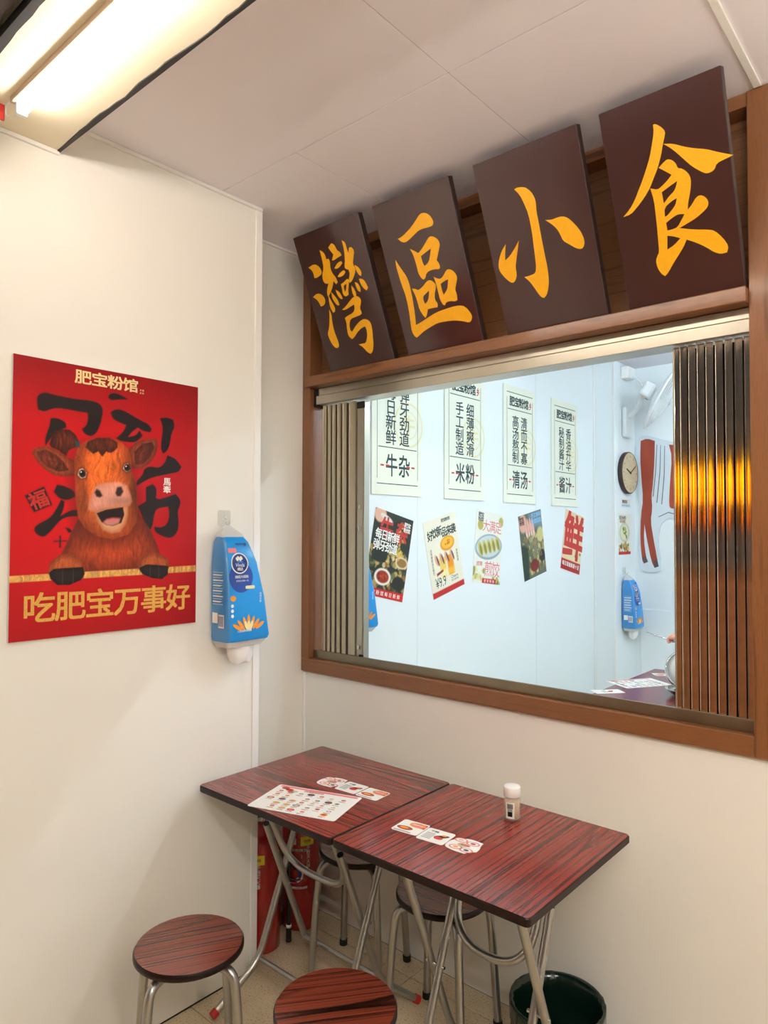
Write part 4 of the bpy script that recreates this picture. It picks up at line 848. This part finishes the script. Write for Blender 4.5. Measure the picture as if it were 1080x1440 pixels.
# toothpick jar
tj = thing('toothpick_jar', 'small clear jar of toothpicks with white cap on the right table', 'jar', (.962, -.256, ZT))
MB().lathe([(0, .0005), (.0225, .0005), (.0245, .003), (.0245, .062), (.022, .066), (.0205, .066), (.0225, .06), (.0225, .004), (0, .003)], 32).build('jar_body', 'clear_plastic', tj)
MB().lathe([(0, .0035), (.0208, .0035), (.0208, .056), (0, .058)], 28).build('toothpicks', 'toothpick', tj)
MB().lathe([(0, .0665), (.0235, .0665), (.0245, .068), (.0245, .093), (.0225, .096), (0, .0965)], 32).build('cap', 'cap_white', tj)
def wrap(mb, src, r, a0):
    mb.add([((r+q[2])*math.cos(a0+q[0]/r), (r+q[2])*math.sin(a0+q[0]/r), q[1]) for q in src.v], src.f, 0); mb.m[-len(src.f):] = src.m
def patch(mb, w_, z0, z1, r, a0, mi, n=8):
    vs = []
    for k in range(n+1):
        a = a0-w_/2/r+w_/r*k/n; vs += [(r*math.cos(a), r*math.sin(a), z0), (r*math.cos(a), r*math.sin(a), z1)]
    mb.add(vs, [(2*k, 2*k+2, 2*k+3, 2*k+1) for k in range(n)], mi, None, True)
mb = MB(); a0 = math.radians(-74); patch(mb, .026, .008, .054, .0248, a0, 0); patch(mb, .018, .036, .050, .0251, a0, 1); patch(mb, .014, .014, .028, .0251, a0, 2)
tmp = MB(); row(tmp, '牙签', 0, .032, .007, .006, 2, .0004); wrap(mb, tmp, .0251, a0)
mb.build('label', ['label_white', 'ink_grey', 'ink_black'], tj)

# ================================================================== FIRE EXTINGUISHERS
def extinguisher(loc, label, face, hose):
    t = thing('fire_extinguisher', label, 'extinguisher', loc, 0, 'red fire extinguishers in the alcove')
    MB().lathe([(0, .0005), (.068, .0005), (.075, .006), (.075, .385), (.070, .412), (.050, .437), (.026, .450), (.022, .462), (0, .462)], 36).build('cylinder', 'ext_red', t)
    MB().lathe([(0, .462), (.02, .462), (.02, .49), (.013, .5), (0, .5)], 16).build('valve', 'chrome', t)
    c, s = math.cos(face), math.sin(face); Mr = Matrix.Rotation(face, 4, 'Z')
    MB().box(-.02, .085, -.009, .009, .494, .502, 0, Mr, bev=.002).build('handle', 'black_rubber', t)
    MB().tube([tuple(Mr @ Vector(q)) for q in ((-.005, 0, .507), (.05, 0, .528), (.085, 0, .532))], .006, 8).build('lever', 'ext_red', t)
    mb = MB(); r = .0754
    patch(mb, .15, .20, .375, r, face, 0, 16)
    patch(mb, .055, .335, .37, r+.0004, face+.35, 1); patch(mb, .03, .34, .365, r+.0004, face-.45, 2)
    tmp = MB(); word(tmp, '5', -.024, .245, .058, .10, 3, .0009, .02); wrap(mb, tmp, r, face)
    tmp = MB(); word(tmp, '5', -.024, .245, .070, .112, 2, .0006, .05); wrap(mb, tmp, r, face)
    tmp = MB(); column(tmp, '干粉灭火器', .030, .335, .014, .016, 2, .0007); row(tmp, '手提式贮压', -.005, .318, .012, .010, 2, .0007); row(tmp, '合格', .026, .353, .014, .012, 4, .0010); row(tmp, '使用方法说明', -.006, .172, .010, .009, 2, .0007); wrap(mb, tmp, r, face)
    mb.build('label', ['ext_red', 'sticker_yellow', 'ink_white', 'ink_navy', 'ink_red'], t)
    if hose:
        h = MB().tube(fillet([tuple(Mr @ Vector(q)) for q in ((.02, -.01, .478), (.07, -.03, .46), (.13, -.045, .36), (.18, -.045, .08))], .05), .0075, 10).build('hose', 'black_rubber', t)
        MB().lathe([(0, .03), (.011, .03), (.0095, .085), (0, .09)], 12, 0, Matrix.Translation(Mr @ Vector((.18, -.045, -.002)))).build('nozzle', 'black_rubber', h)
        MB().lathe([(.0098, .082), (.0102, .082), (.0102, .094), (.0098, .094)], 12, 0, Matrix.Translation(Mr @ Vector((.18, -.045, -.002)))).build('collar', 'cap_white', h)
extinguisher((-.105, -.115, 0), 'red fire extinguisher with blue numeral 5 label under the left table', math.radians(-42), True)
extinguisher((-.100, -.325, 0), 'red fire extinguisher half hidden behind the left wall corner trim', math.radians(-70), False)

# ================================================================== BIN
bn = thing('waste_bin', 'round blue waste bin lined with a black bag under the right table edge', 'bin', (1.056, -.162, 0))
MB().lathe([(0, .001), (.102, .001), (.104, .004), (.129, .196), (.127, .196), (.101, .008), (0, .006)], 40).build('bin_body', 'bin_blue', bn)
mb = MB(); n = 72; rg = random.Random(5); ph = [rg.uniform(0, 6.3) for _ in range(6)]
PR = [(.1315, .125), (.133, .15), (.1355, .18), (.1375, .202), (.1365, .212), (.131, .210), (.124, .195), (.118, .15), (.108, .09), (.098, .04), (.05, .024), (.0, .022)]
vs = []
for k in range(n):
    a = 2*math.pi*k/n; w1 = math.sin(9*a+ph[0])+.7*math.sin(17*a+ph[1])+.5*math.sin(31*a+ph[2])
    for j, (r, z) in enumerate(PR):
        amp = [.0035, .003, .002, .001, .0012, .002, .003, .004, .004, .003, .001, 0][j]
        zz = z+(.012*math.sin(4*a+ph[3])+.006*math.sin(11*a+ph[4]) if j == 0 else 0)
        vs.append(((r+abs(w1)*amp*(1 if j < 5 else -1))*math.cos(a), (r+abs(w1)*amp*(1 if j < 5 else -1))*math.sin(a), zz))
m_ = len(PR)
mb.add(vs, [(k*m_+j, ((k+1) % n)*m_+j, ((k+1) % n)*m_+j+1, k*m_+j+1) for k in range(n) for j in range(m_-1)], 0, None, True)
mb.build('bin_liner', 'bin_bag', bn)

# ================================================================== THE ROOM BEYOND
MXW = lambda x, y, z: Matrix(((0, 0, 1, x), (1, 0, 0, y), (0, 1, 0, z), (0, 0, 0, 1)))   # sheet on a wall facing +x: u -> +y, v -> +z
def scroll(y0, colr, coll, foot, label):
    W_, H_ = .390, .730
    t = thing('wall_scroll', label, 'sign', (-.1995, y0, 1.765), 0, 'cream lettered panels in the room beyond')
    MB().box(0.0, .008, 0, W_, 0, H_, bev=.001, seg=1).build('panel', 'scroll_cream', t)
    M = MXW(.0086, 0, 0); mb = MB()
    ring = lambda cx, cy, r0, r1, mi: [mb.add([(r*math.cos(2*math.pi*(k+d)/32)+cx, r*math.sin(2*math.pi*(k+d)/32)+cy, -.0002) for d, r in ((0, r0), (1, r0), (1, r1), (0, r1))], [(0, 1, 2, 3)], mi, M) for k in range(32)]
    ring(.28, .36, .105, .115, 2); ring(.28, .36, .065, .072, 2); glyph(mb, '牛', .28, .36, .09, .09, 2, -.0002, .02, M=M)
    ln = lambda a, b, c, d: mb.box(a, b, c, d, 0, .0003, 0, M)
    ln(.036, .354, .052, .056); ln(.036, .354, H_-.046, H_-.042); ln(.036, .0385, .08, H_-.075); ln(.3515, .354, .08, H_-.075)
    ln(.046, .344, .232, .236); ln(.046, .344, H_-.150, H_-.146)
    row(mb, '肥宝粉馆', .185, H_-.098, .052, .056, 0, 0, .03, pitch=.058, M=M); glyph(mb, '乡', .325, H_-.102, .026, .046, 1, 0, .02, M=M)
    column(mb, colr, .245, H_-.185, .068, .070, 0, 0, .012, pitch=.0745, M=M); column(mb, coll, .140, H_-.185, .068, .070, 0, 0, .012, pitch=.0745, M=M)
    row(mb, foot, .195, .145, .078, .104, 0, 0, .014, pitch=.098, M=M)
    for k in range(7):
        if 2 <= k <= 4: continue
        mb.box(.062+k*.04, .088+k*.04, .140, .148, 0, .0003, 1, M)
    build_blocks(mb, 'lettering', ['ink_green', 'ink_red', 'ink_yellow'], t)
scroll(.407, '弹牙劲道', '每日新鲜', '牛杂', 'cream panel lettered 牛杂 in the room beyond, nearest the beige shutter')
scroll(1.000, '细薄爽滑', '手工制造', '米粉', 'cream panel lettered 米粉, second from the beige shutter in the room beyond')
scroll(1.610, '清而不寡', '高汤熬制', '清汤', 'cream panel lettered 清汤, third from the beige shutter in the room beyond')
scroll(2.230, '香油升华', '秘制酱汁', '酱汁', 'cream panel lettered 酱汁 in the room beyond, nearest the pier')

def a3(cy, cz, deg, label, paint, letter, mats):
    W_, H_ = .297, .420
    t = thing('food_poster', label, 'poster', (-.1995, cy, cz), 0, 'tilted food posters in the room beyond'); t.rotation_euler = (math.radians(deg), 0, 0)
    MB().box(0.0, .0012, -W_/2, W_/2, -H_/2, H_/2).build('sheet', 'paper_white', t)
    c = Canvas(W_, H_, .0035, (240, 236, 222)); paint(c)
    c.build('printed_picture', lambda x, y: np.stack([np.full_like(x, .0016), x-W_/2, y-H_/2], 1), 'printed_matte', t)
    mb = MB(); letter(mb, MXW(.0021, -W_/2, -H_/2)); build_blocks(mb, 'lettering', mats, t)
def blobs(c, n, x0, x1, y0, y1, r0, r1, cols, seed):
    g = random.Random(seed)
    for _ in range(n): c.ell(g.uniform(x0, x1), g.uniform(y0, y1), g.uniform(r0, r1), g.uniform(r0, r1)*.7, g.choice(cols), .35, g.uniform(0, 3), .9)
def p1(c):
    c.C[:] = np.array((44, 50, 40))/255
    blobs(c, 130, 0, .3, .03, .23, .008, .022, [(170, 146, 78), (110, 112, 64), (206, 170, 96), (70, 76, 48), (220, 196, 136), (150, 96, 50)], 1)
    c.ell(.075, .20, .06, .035, (34, 40, 34), .2); c.ell(.25, .19, .05, .03, (226, 206, 170), .2); c.ell(.25, .19, .038, .022, (150, 110, 60), .2)
    c.ell(.12, .10, .062, .042, (236, 232, 220), .12); c.ell(.12, .10, .046, .03, (150, 44, 22), .2); blobs(c, 10, .09, .15, .085, .115, .004, .008, [(200, 80, 30), (90, 20, 12)], 3)
    c.ell(.245, .085, .05, .035, (40, 40, 34), .2); blobs(c, 22, .19, .24, .2, .38, .008, .014, [(206, 170, 70), (230, 196, 90)], 5)
    c.ell(.04, .395, .045, .04, (230, 180, 156), .2); c.ell(.09, .385, .05, .014, (226, 220, 210), .2, -.25); c.poly([(0, 0), (.3, 0), (.3, .04), (0, .04)], (206, 40, 30), .003)
def l1(mb, M):
    row(mb, '牛杂', .16, .335, .085, .10, 1, -.0002, .03, pitch=.12, M=M); row(mb, '每日新鲜', .115, .300, .042, .048, 0, 0, .02, M=M); row(mb, '弹牙劲道', .110, .246, .042, .048, 0, 0, .02, M=M)
    row(mb, '肥宝', .255, .385, .024, .022, 0, 0, .02, M=M); row(mb, '粉馆', .255, .358, .024, .022, 0, 0, .02, M=M); row(mb, '肥宝粉馆每日新鲜', .148, .02, .02, .02, 0, 0, .01, pitch=.032, M=M)
a3(.546, 1.466, -12.4, 'dark food poster with white lettering 每日新鲜, leftmost of the tilted posters', p1, l1, ['ink_white', 'ink_red'])
def p2(c):
    c.C[:] = np.array((243, 236, 214))/255
    c.ell(.19, .265, .066, .04, (232, 150, 40), .1); c.ell(.19, .268, .054, .03, (246, 190, 60), .15); blobs(c, 6, .17, .21, .255, .28, .006, .01, [(220, 110, 20)], 2)
    for x, col, col2 in ((.125, (240, 206, 100), (250, 236, 180)), (.195, (240, 150, 30), (250, 190, 60))):
        c.poly([(x-.032, .20), (x+.032, .20), (x+.024, .09), (x-.024, .09)], col, .003); c.poly([(x-.028, .13), (x+.028, .13), (x+.024, .095), (x-.024, .095)], col2, .01)
    for x in (.075, .12, .165, .215): c.ell(x, .195, .014, .032, (224, 170, 140), .3, .3); c.ell(x+.01, .19, .006, .03, (110, 50, 50), .3, .3)
    c.poly([(0, 0), (.3, 0), (.3, .032), (0, .032)], (188, 40, 34), .003); c.poly([(.06, .112), (.12, .125), (.12, .135), (.06, .126)], (140, 30, 26), .003)
def l2(mb, M):
    for i, ch in enumerate('好饮新品来袭'): glyph(mb, ch, .045+i*.043, .335+[0, .006, .01, -.004, -.004, -.004][i], .042, .050, 0, 0, .02, M=M)
    row(mb, '肥宝粉馆', .20, .395, .019, .018, 0, 0, .02, M=M); word(mb, '¥9.9', .085, .075, .095, .055, 0, 0, .02, M=M)
    column(mb, '清爽解腻自在畅饮', .035, .265, .014, .016, 0, 0, .0, M=M); column(mb, '鲜果现做', .265, .215, .014, .016, 0, 0, .0, M=M)
    word(mb, 'Cheers', .215, .075, .065, .018, 0, 0, .0, M=M); word(mb, 'to more', .215, .056, .065, .012, 0, 0, .0, M=M)
a3(1.005, 1.461, 13.4, 'drinks poster lettered 好饮新品来袭 with price 9.9, among the tilted posters', p2, l2, ['ink_green'])
def p3(c):
    c.C[:] = np.array((240, 238, 226))/255
    c.ell(.15, .215, .145, .075, (150, 168, 176), .05, .15); c.ell(.15, .218, .13, .064, (206, 216, 216), .1, .15)
    for k in range(5): c.ell(.065+k*.045, .195+k*.012, .022, .045, (206, 190, 110), .2, .5); c.ell(.07+k*.045, .19+k*.012, .012, .034, (140, 140, 60), .3, .5)
    c.ell(.05, .335, .03, .03, (190, 176, 96), .2); c.ell(.27, .375, .025, .03, (190, 176, 96), .2); blobs(c, 16, 0, .12, .02, .08, .012, .024, [(206, 190, 110), (150, 146, 70), (230, 220, 160)], 4); blobs(c, 8, .2, .3, .0, .04, .01, .02, [(180, 170, 90), (130, 130, 60)], 5)
    c.poly([(.10, 0), (.25, 0), (.25, .028), (.10, .028)], (196, 36, 30), .003)
def l3(mb, M):
    row(mb, '大满足', .175, .335, .062, .066, 2, -.0001, .05, M=M); row(mb, '大满足', .175, .335, .062, .066, 1, 0, .004, M=M)
    row(mb, '煎饺', .20, .085, .075, .085, 2, -.0001, .05, M=M); row(mb, '煎饺', .20, .085, .075, .085, 1, 0, .004, M=M)
    row(mb, '肥宝', .05, .395, .026, .024, 0, 0, .02, M=M); row(mb, '粉馆', .05, .368, .026, .024, 0, 0, .02, M=M); row(mb, '皮薄', .06, .11, .028, .026, 1, 0, .01, M=M); row(mb, '肥宝粉馆', .175, .014, .018, .016, 2, 0, .01, pitch=.03, M=M)
a3(1.447, 1.492, -6.6, 'white poster of fried dumplings on an oval plate, middle of the tilted posters', p3, l3, ['ink_green', 'ink_pink', 'ink_white'])
def p4(c):
    c.C[:] = np.array((92, 100, 84))/255
    c.poly([(.12, .42), (.3, .42), (.3, .30), (.15, .32)], (120, 140, 150), .02)
    blobs(c, 140, 0, .3, .02, .28, .008, .024, [(164, 152, 92), (206, 186, 120), (116, 112, 62), (140, 110, 66), (76, 88, 62)], 8); c.poly([(0, .0), (.07, 0), (.09, .2), (0, .24)], (40, 58, 44), .01)
    for k in range(4): c.ell(.085+k*.03, .335-abs(k-1.5)*.01, .0145, .06, (232, 176, 160), .2, .12); c.ell(.09+k*.03, .285, .009, .014, (240, 206, 196), .2)
    c.ell(.05, .365, .05, .06, (226, 172, 152), .3); c.ell(.15, .075, .055, .04, (120, 28, 18), .15); c.ell(.26, .12, .04, .04, (44, 34, 30), .2); c.ell(.26, .26, .045, .05, (206, 196, 130), .25)
    for k in range(6): c.poly([(.10+k*.02, .28), (.104+k*.02, .28), (.16+k*.02, .12), (.156+k*.02, .12)], (214, 196, 150), .002)
def l4(mb, M):
    row(mb, '手工串串', .225, .395, .030, .030, 0, 0, .02, M=M); row(mb, '现煮现卖', .225, .355, .030, .030, 0, 0, .02, M=M); row(mb, '肥宝', .04, .395, .026, .024, 1, 0, .02, M=M); row(mb, '粉馆', .04, .368, .026, .024, 1, 0, .02, M=M)
a3(1.974, 1.503, 11.0, 'poster of a hand dipping noodles and food, second of the tilted posters from the pier', p4, l4, ['ink_sky', 'ink_black'])
def p5(c):
    c.C[:] = np.array((236, 214, 172))/255; c.poly([(0, 0), (.3, 0), (.3, .075), (0, .075)], (176, 34, 30), .003); blobs(c, 8, .2, .29, .08, .15, .01, .018, [(190, 160, 90), (150, 120, 60)], 9)
def l5(mb, M):
    glyph(mb, '鲜', .155, .245, .26, .30, 0, 0, .045, M=M); row(mb, '每日现做鲜美十足', .148, .045, .026, .03, 1, 0, .02, pitch=.033, M=M)
a3(2.548, 1.515, -11.8, 'cream poster with one huge red character 鲜, nearest the pier', p5, l5, ['ink_red', 'ink_white'])

# clock on the pier
ck = thing('wall_clock', 'round pale wooden clock with dark rim on the pier in the room beyond', 'clock', (-.0395, 3.118, 2.035))
My = Matrix(((0, 0, 1, 0), (1, 0, 0, 0), (0, 1, 0, 0), (0, 0, 0, 1)))
MB().lathe([(0, .0), (.155, .0), (.158, .006), (.158, .030), (.152, .036), (.150, .033)], 48, 0, My).build('rim', 'sign_side', ck)
MB().lathe([(.1515, .0335), (.14, .0345), (0, .0345)], 48, 0, My).build('dial', 'clock_wood', ck)
mb = MB()
for k in range(12): a = math.pi*k/6; mb.box(-.003, .003, .115, .132, .0345, .0355, 0, My @ Matrix.Rotation(a, 4, 'Z'))
mb.build('hour_marks', 'ink_grey', ck)
MB().box(-.004, .004, -.015, .075, .036, .038, 0, My @ Matrix.Rotation(math.radians(70), 4, 'Z')).build('hour_hand', 'ink_black', ck)
MB().box(-.003, .003, -.015, .11, .0385, .040, 0, My @ Matrix.Rotation(math.radians(-60), 4, 'Z')).build('minute_hand', 'ink_black', ck)
nt_ = thing('notice', 'tiny white printed notice below the wooden clock', 'notice', (-.0395, 3.02, 1.772))
MB().box(0, .001, 0, .185, 0, .066).build('sheet', 'paper_white', nt_)
mb = MB(); row(mb, '顾客须知', .07, .045, .022, .024, 0, 0, .01, M=MXW(.0014, 0, 0)); row(mb, '请保管好随身物品', .093, .016, .018, .016, 1, 0, M=MXW(.0014, 0, 0)); build_blocks(mb, 'lettering', ['ink_black', 'ink_sky'], nt_)
t = thing('food_poster', 'small noodle soup poster on the pier between clock and tissue pack', 'poster', (-.0395, 2.972, 1.42))
MB().box(0, .0012, 0, .225, 0, .305).build('sheet', 'paper_white', t)
c = Canvas(.225, .305, .004, (238, 234, 216)); c.ell(.11, .165, .095, .075, (200, 206, 190), .1); c.ell(.11, .165, .075, .058, (232, 226, 190), .15); blobs(c, 14, .07, .15, .13, .2, .008, .018, [(96, 140, 60), (60, 110, 50), (210, 190, 120)], 3)
blobs(c, 30, 0, .22, .02, .085, .01, .02, [(150, 120, 60), (206, 170, 90), (110, 90, 50)], 6); c.poly([(0, 0), (.23, 0), (.23, .022), (0, .022)], (190, 36, 30), .003)
c.build('printed_picture', lambda x, y: np.stack([np.full_like(x, .0016), x, y], 1), 'printed_matte', t)
mb = MB(); row(mb, '清汤米粉', .075, .275, .03, .028, 0, 0, .01, M=MXW(.002, 0, 0)); row(mb, '每日现熬', .075, .247, .024, .022, 1, 0, .01, M=MXW(.002, 0, 0)); build_blocks(mb, 'lettering', ['ink_black', 'brown_cow'], t)

# cow cut-out on the far wall
co = thing('cow_cutout', 'flat cutout of a standing brown and white cow on the far wall behind the fan', 'wall decor', (0, YF, 1.2))
Mc = Matrix(((1, 0, 0, 0), (0, 0, -1, -.0005), (0, 1, 0, 0), (0, 0, 0, 1)))
kk = lambda r: [(a*1e-4, b*1e-4) for a, b in r]
MB().prism(smooth_ring(kk(CUT['board'])), 0, .012, 0, Mc).build('board', 'board_edge', co)
mb = MB()
fill([[smooth_ring(kk(r))] for r in CUT['brown']], .0004, lambda x, y, z: tuple(Mc @ Vector((x, y, .0126+z))), mb, 0)
fill([[kk(r)] for r in CUT['hoof']], .0004, lambda x, y, z: tuple(Mc @ Vector((x, y, .0132+z))), mb, 1)
fill([[kk(r)] for r in CUT['line']], .0004, lambda x, y, z: tuple(Mc @ Vector((x, y, .0130+z))), mb, 2)
mb.build('cow_print', ['brown_cow', 'hoof_grey', 'ink_grey'], co)

# wall fan, switch box, junction box
fn = thing('wall_fan', 'white wall fan with round wire guard on the pier above the clock', 'fan', (-.0395, 3.10, 2.42))
MB().box(0, .035, -.055, .055, -.12, .11, bev=.012).build('wall_bracket', 'white_plastic', fn)
MB().tube(fillet([(.03, 0, .04), (.10, -.03, .07), (.20, -.13, .19)], .03), .018, 12).build('arm', 'white_plastic', fn)
ax = Vector((.83, .28, -.50)).normalized(); Mf = Matrix.Translation((.335, -.10, .125)) @ ax.to_track_quat('Z', 'Y').to_matrix().to_4x4()
mo = MB().box(-.07, .06, -.055, .055, -.17, -.085, 0, Mf, bev=.018).build('motor', 'white_plastic', fn)
mb = MB(); mb.box(-.03, .03, -.0562, -.0555, -.15, -.11, 0, Mf); mb.box(.0, .03, -.0568, -.0562, -.12, -.10, 1, Mf); mb.build('label', ['ink_yellow', 'ink_blue'], mo)
g = MB()
for j in range(9):
    r = .03+.0255*j; z = .04-.03*(r/.24)**2*2.0
    g.tube([(r*math.cos(2*math.pi*k/36), r*math.sin(2*math.pi*k/36), z) for k in range(36)], .0022, 6, 0, M=Mf, closed=True)
    g.tube([(r*math.cos(2*math.pi*k/36), r*math.sin(2*math.pi*k/36), -.07+.05*(r/.24)**2) for k in range(36)], .0022, 6, 0, M=Mf, closed=True)
for k in range(24):
    a = 2*math.pi*k/24
    g.tube([(r*math.cos(a), r*math.sin(a), .04-.03*(r/.24)**2*2.0) for r in (.03, .1, .17, .24)], .0016, 5, 0, M=Mf)
    g.tube([(r*math.cos(a), r*math.sin(a), -.07+.05*(r/.24)**2) for r in (.05, .1, .17, .24)], .0016, 5, 0, M=Mf)
g.build('wire_guard', 'white_plastic', fn)
MB().tube([(.242*math.cos(2*math.pi*k/48), .242*math.sin(2*math.pi*k/48), -.02) for k in range(48)], .009, 8, 0, M=Mf, closed=True).build('guard_rim', 'white_plastic', fn)
MB().lathe([(0, .054), (.03, .052), (.034, .044), (0, .040)], 20, 0, Mf).build('badge', 'board_edge', fn)
for k in range(3):
    bl = MB(); vs = []
    for r in (.03, .08, .13, .17):
        for j in range(5):
            a = 2*math.pi*k/3+(-.45+.9*j/4)*(1 if r > .05 else .4); vs.append((r*math.cos(a), r*math.sin(a), -.01+.012*(j-2)))
    bl.add(vs, [(i*5+j, i*5+j+1, (i+1)*5+j+1, (i+1)*5+j) for i in range(3) for j in range(4)], 0, Mf, True)
    bl.build('blade', 'white_plastic', fn)
jb = thing('junction_box', 'small white junction box with conduit where the pier meets the ceiling', 'junction box', (-.0395, 3.10, 2.78))
MB().box(.0005, .06, -.07, .06, -.04, .05, bev=.008).build('box', 'trim_white', jb)
MB().tube(fillet([(.05, .0, -.01), (.09, .05, -.04), (.12, .12, -.13), (.14, .17, -.16)], .03), .008, 8).build('conduit', 'white_plastic', jb)

# far table and what stands on it
ft = thing('far_table', 'dark red table beyond the window with papers and a bowl on it', 'table', (.95, 1.82, 0))
P_ = rrect(1.0, 1.02, .012, 4); mb = MB(); mb.prism(P_, ZT-.022, ZT-.001, 1); mb.add([(a*.995, b*.995, ZT) for a, b in P_], [tuple(range(len(P_)))], 0); mb.build('tabletop', ['zebra_y', 'table_edge'], ft)
for sx in (-1, 1):
    for sy in (-1, 1): MB().tube([(sx*.36, sy*.38, .0), (sx*.36, sy*.38, ZT-.022)], .013, 10).build('leg', 'leg_metal', ft)
flat((.535, 1.845, ZT), math.radians(58), 'menu_sheet', 'white menu sheet lying on the far table beyond the window', 'menu', rrect(.300, .198, .008), .0011, PM, menu_draw(8))
flat((.492, 1.525, ZT), math.radians(50), 'food_card', 'white food card at the near end of the far table', 'card', rrect(.16, .085, .008), .0009, PM, card_draw(1, 9), 'printed food cards on the tables')
flat((.545, 2.165, ZT), math.radians(40), 'food_card', 'white food card behind the menu sheet on the far table', 'card', SQ, .0009, PM, card_draw(0, 9), 'printed food cards on the tables')
bw = thing('steel_dish', 'shallow steel dish on the far table beside the right shutter', 'dish', (.838, 1.70, ZT))
MB().lathe([(0, .0006), (.055, .0006), (.075, .012), (.10, .034), (.103, .036), (.101, .038), (.073, .016), (.053, .004), (0, .004)], 40).build('dish', 'chrome', bw)
pl = thing('pot_lid', 'round chrome rimmed glass lid propped upright on the far table', 'lid', (.790, 1.845, ZT))
dl = Vector((.35, -.9, .25)).normalized(); Ml = Matrix.Translation((0, 0, .106)) @ dl.to_track_quat('Z', 'Y').to_matrix().to_4x4()
MB().tube([(.098*math.cos(2*math.pi*k/48), .098*math.sin(2*math.pi*k/48), 0) for k in range(48)], .0085, 10, 0, M=Ml, closed=True).build('rim', 'chrome', pl)
MB().lathe([(0, .016), (.05, .012), (.094, .0), (.09, -.003), (.05, .008), (0, .012)], 40, 0, Ml).build('glass', 'label_white', pl)
MB().lathe([(0, .016), (.008, .016), (.014, .03), (.016, .038), (0, .042)], 16, 0, Ml).build('knob', 'black_rubber', pl)
# diner's forearm and hand behind the right shutter, holding a spoon
def arm():
    t = thing('person', 'hand of a seated diner holding a spoon, mostly hidden by the right shutter', 'person', (.835, 1.62, 1.045))
    V = []; E = []; R = []
    def chain(pts, rs, root=None):
        idx = []
        for q, r in zip(pts, rs): V.append(q); R.append(r); idx.append(len(V)-1)
        if root is not None: E.append((root, idx[0]))
        for a, b in zip(idx[:-1], idx[1:]): E.append((a, b))
        return idx
    ar = chain([(0, 0, 0), (.035, .0, -.015), (.075, .0, -.035), (.15, .01, -.10), (.26, .03, -.19), (.33, .04, -.235)], [.022, .024, .024, .030, .038, .042])
    for k, (dy, ln_) in enumerate(((-.026, .062), (-.009, .070), (.009, .066), (.025, .052))):
        chain([(-.012, dy, .004), (-.012-ln_*.42, dy*1.05-.002, .012), (-.012-ln_*.62, dy*.9-.012, -.012), (-.012-ln_*.45, dy*.8-.016, -.026)], [.0105, .0095, .0088, .0078], ar[0])
    chain([(.02, -.03, .004), (-.012, -.046, .006), (-.040, -.040, -.002)], [.012, .0105, .0088], ar[1])
    me = bpy.data.meshes.new('body'); me.from_pydata(V, E, []); o = link('body', me, 'skin', t)
    sk = o.modifiers.new('skin', 'SKIN'); me.skin_vertices.new() if not me.skin_vertices else None
    for d, r in zip(me.skin_vertices[0].data, R): d.radius = (r, r); d.use_root = False
    me.skin_vertices[0].data[2].use_root = True
    ss = o.modifiers.new('sub', 'SUBSURF'); ss.levels = 2; ss.render_levels = 2
    MB().tube([(.12, .007, -.075), (.15, .01, -.10), (.26, .03, -.19), (.345, .042, -.243)], [.037, .040, .047, .052], 18).build('sleeve', 'sleeve_grey', t)
arm()
sp = thing('spoon', 'thin steel spoon held in the hand behind the right shutter', 'spoon', (.835, 1.62, 1.045))
MB().tube([(-.045, -.03, -.008), (-.09, -.035, .004), (-.155, -.04, .022)], .0028, 8).build('handle', 'chrome', sp)
MB().lathe([(0, -.004), (.012, -.003), (.019, .002), (.018, .003), (0, -.001)], 20, 0, Matrix.Translation((-.02, -.03, -.016))).build('bowl', 'chrome', sp)
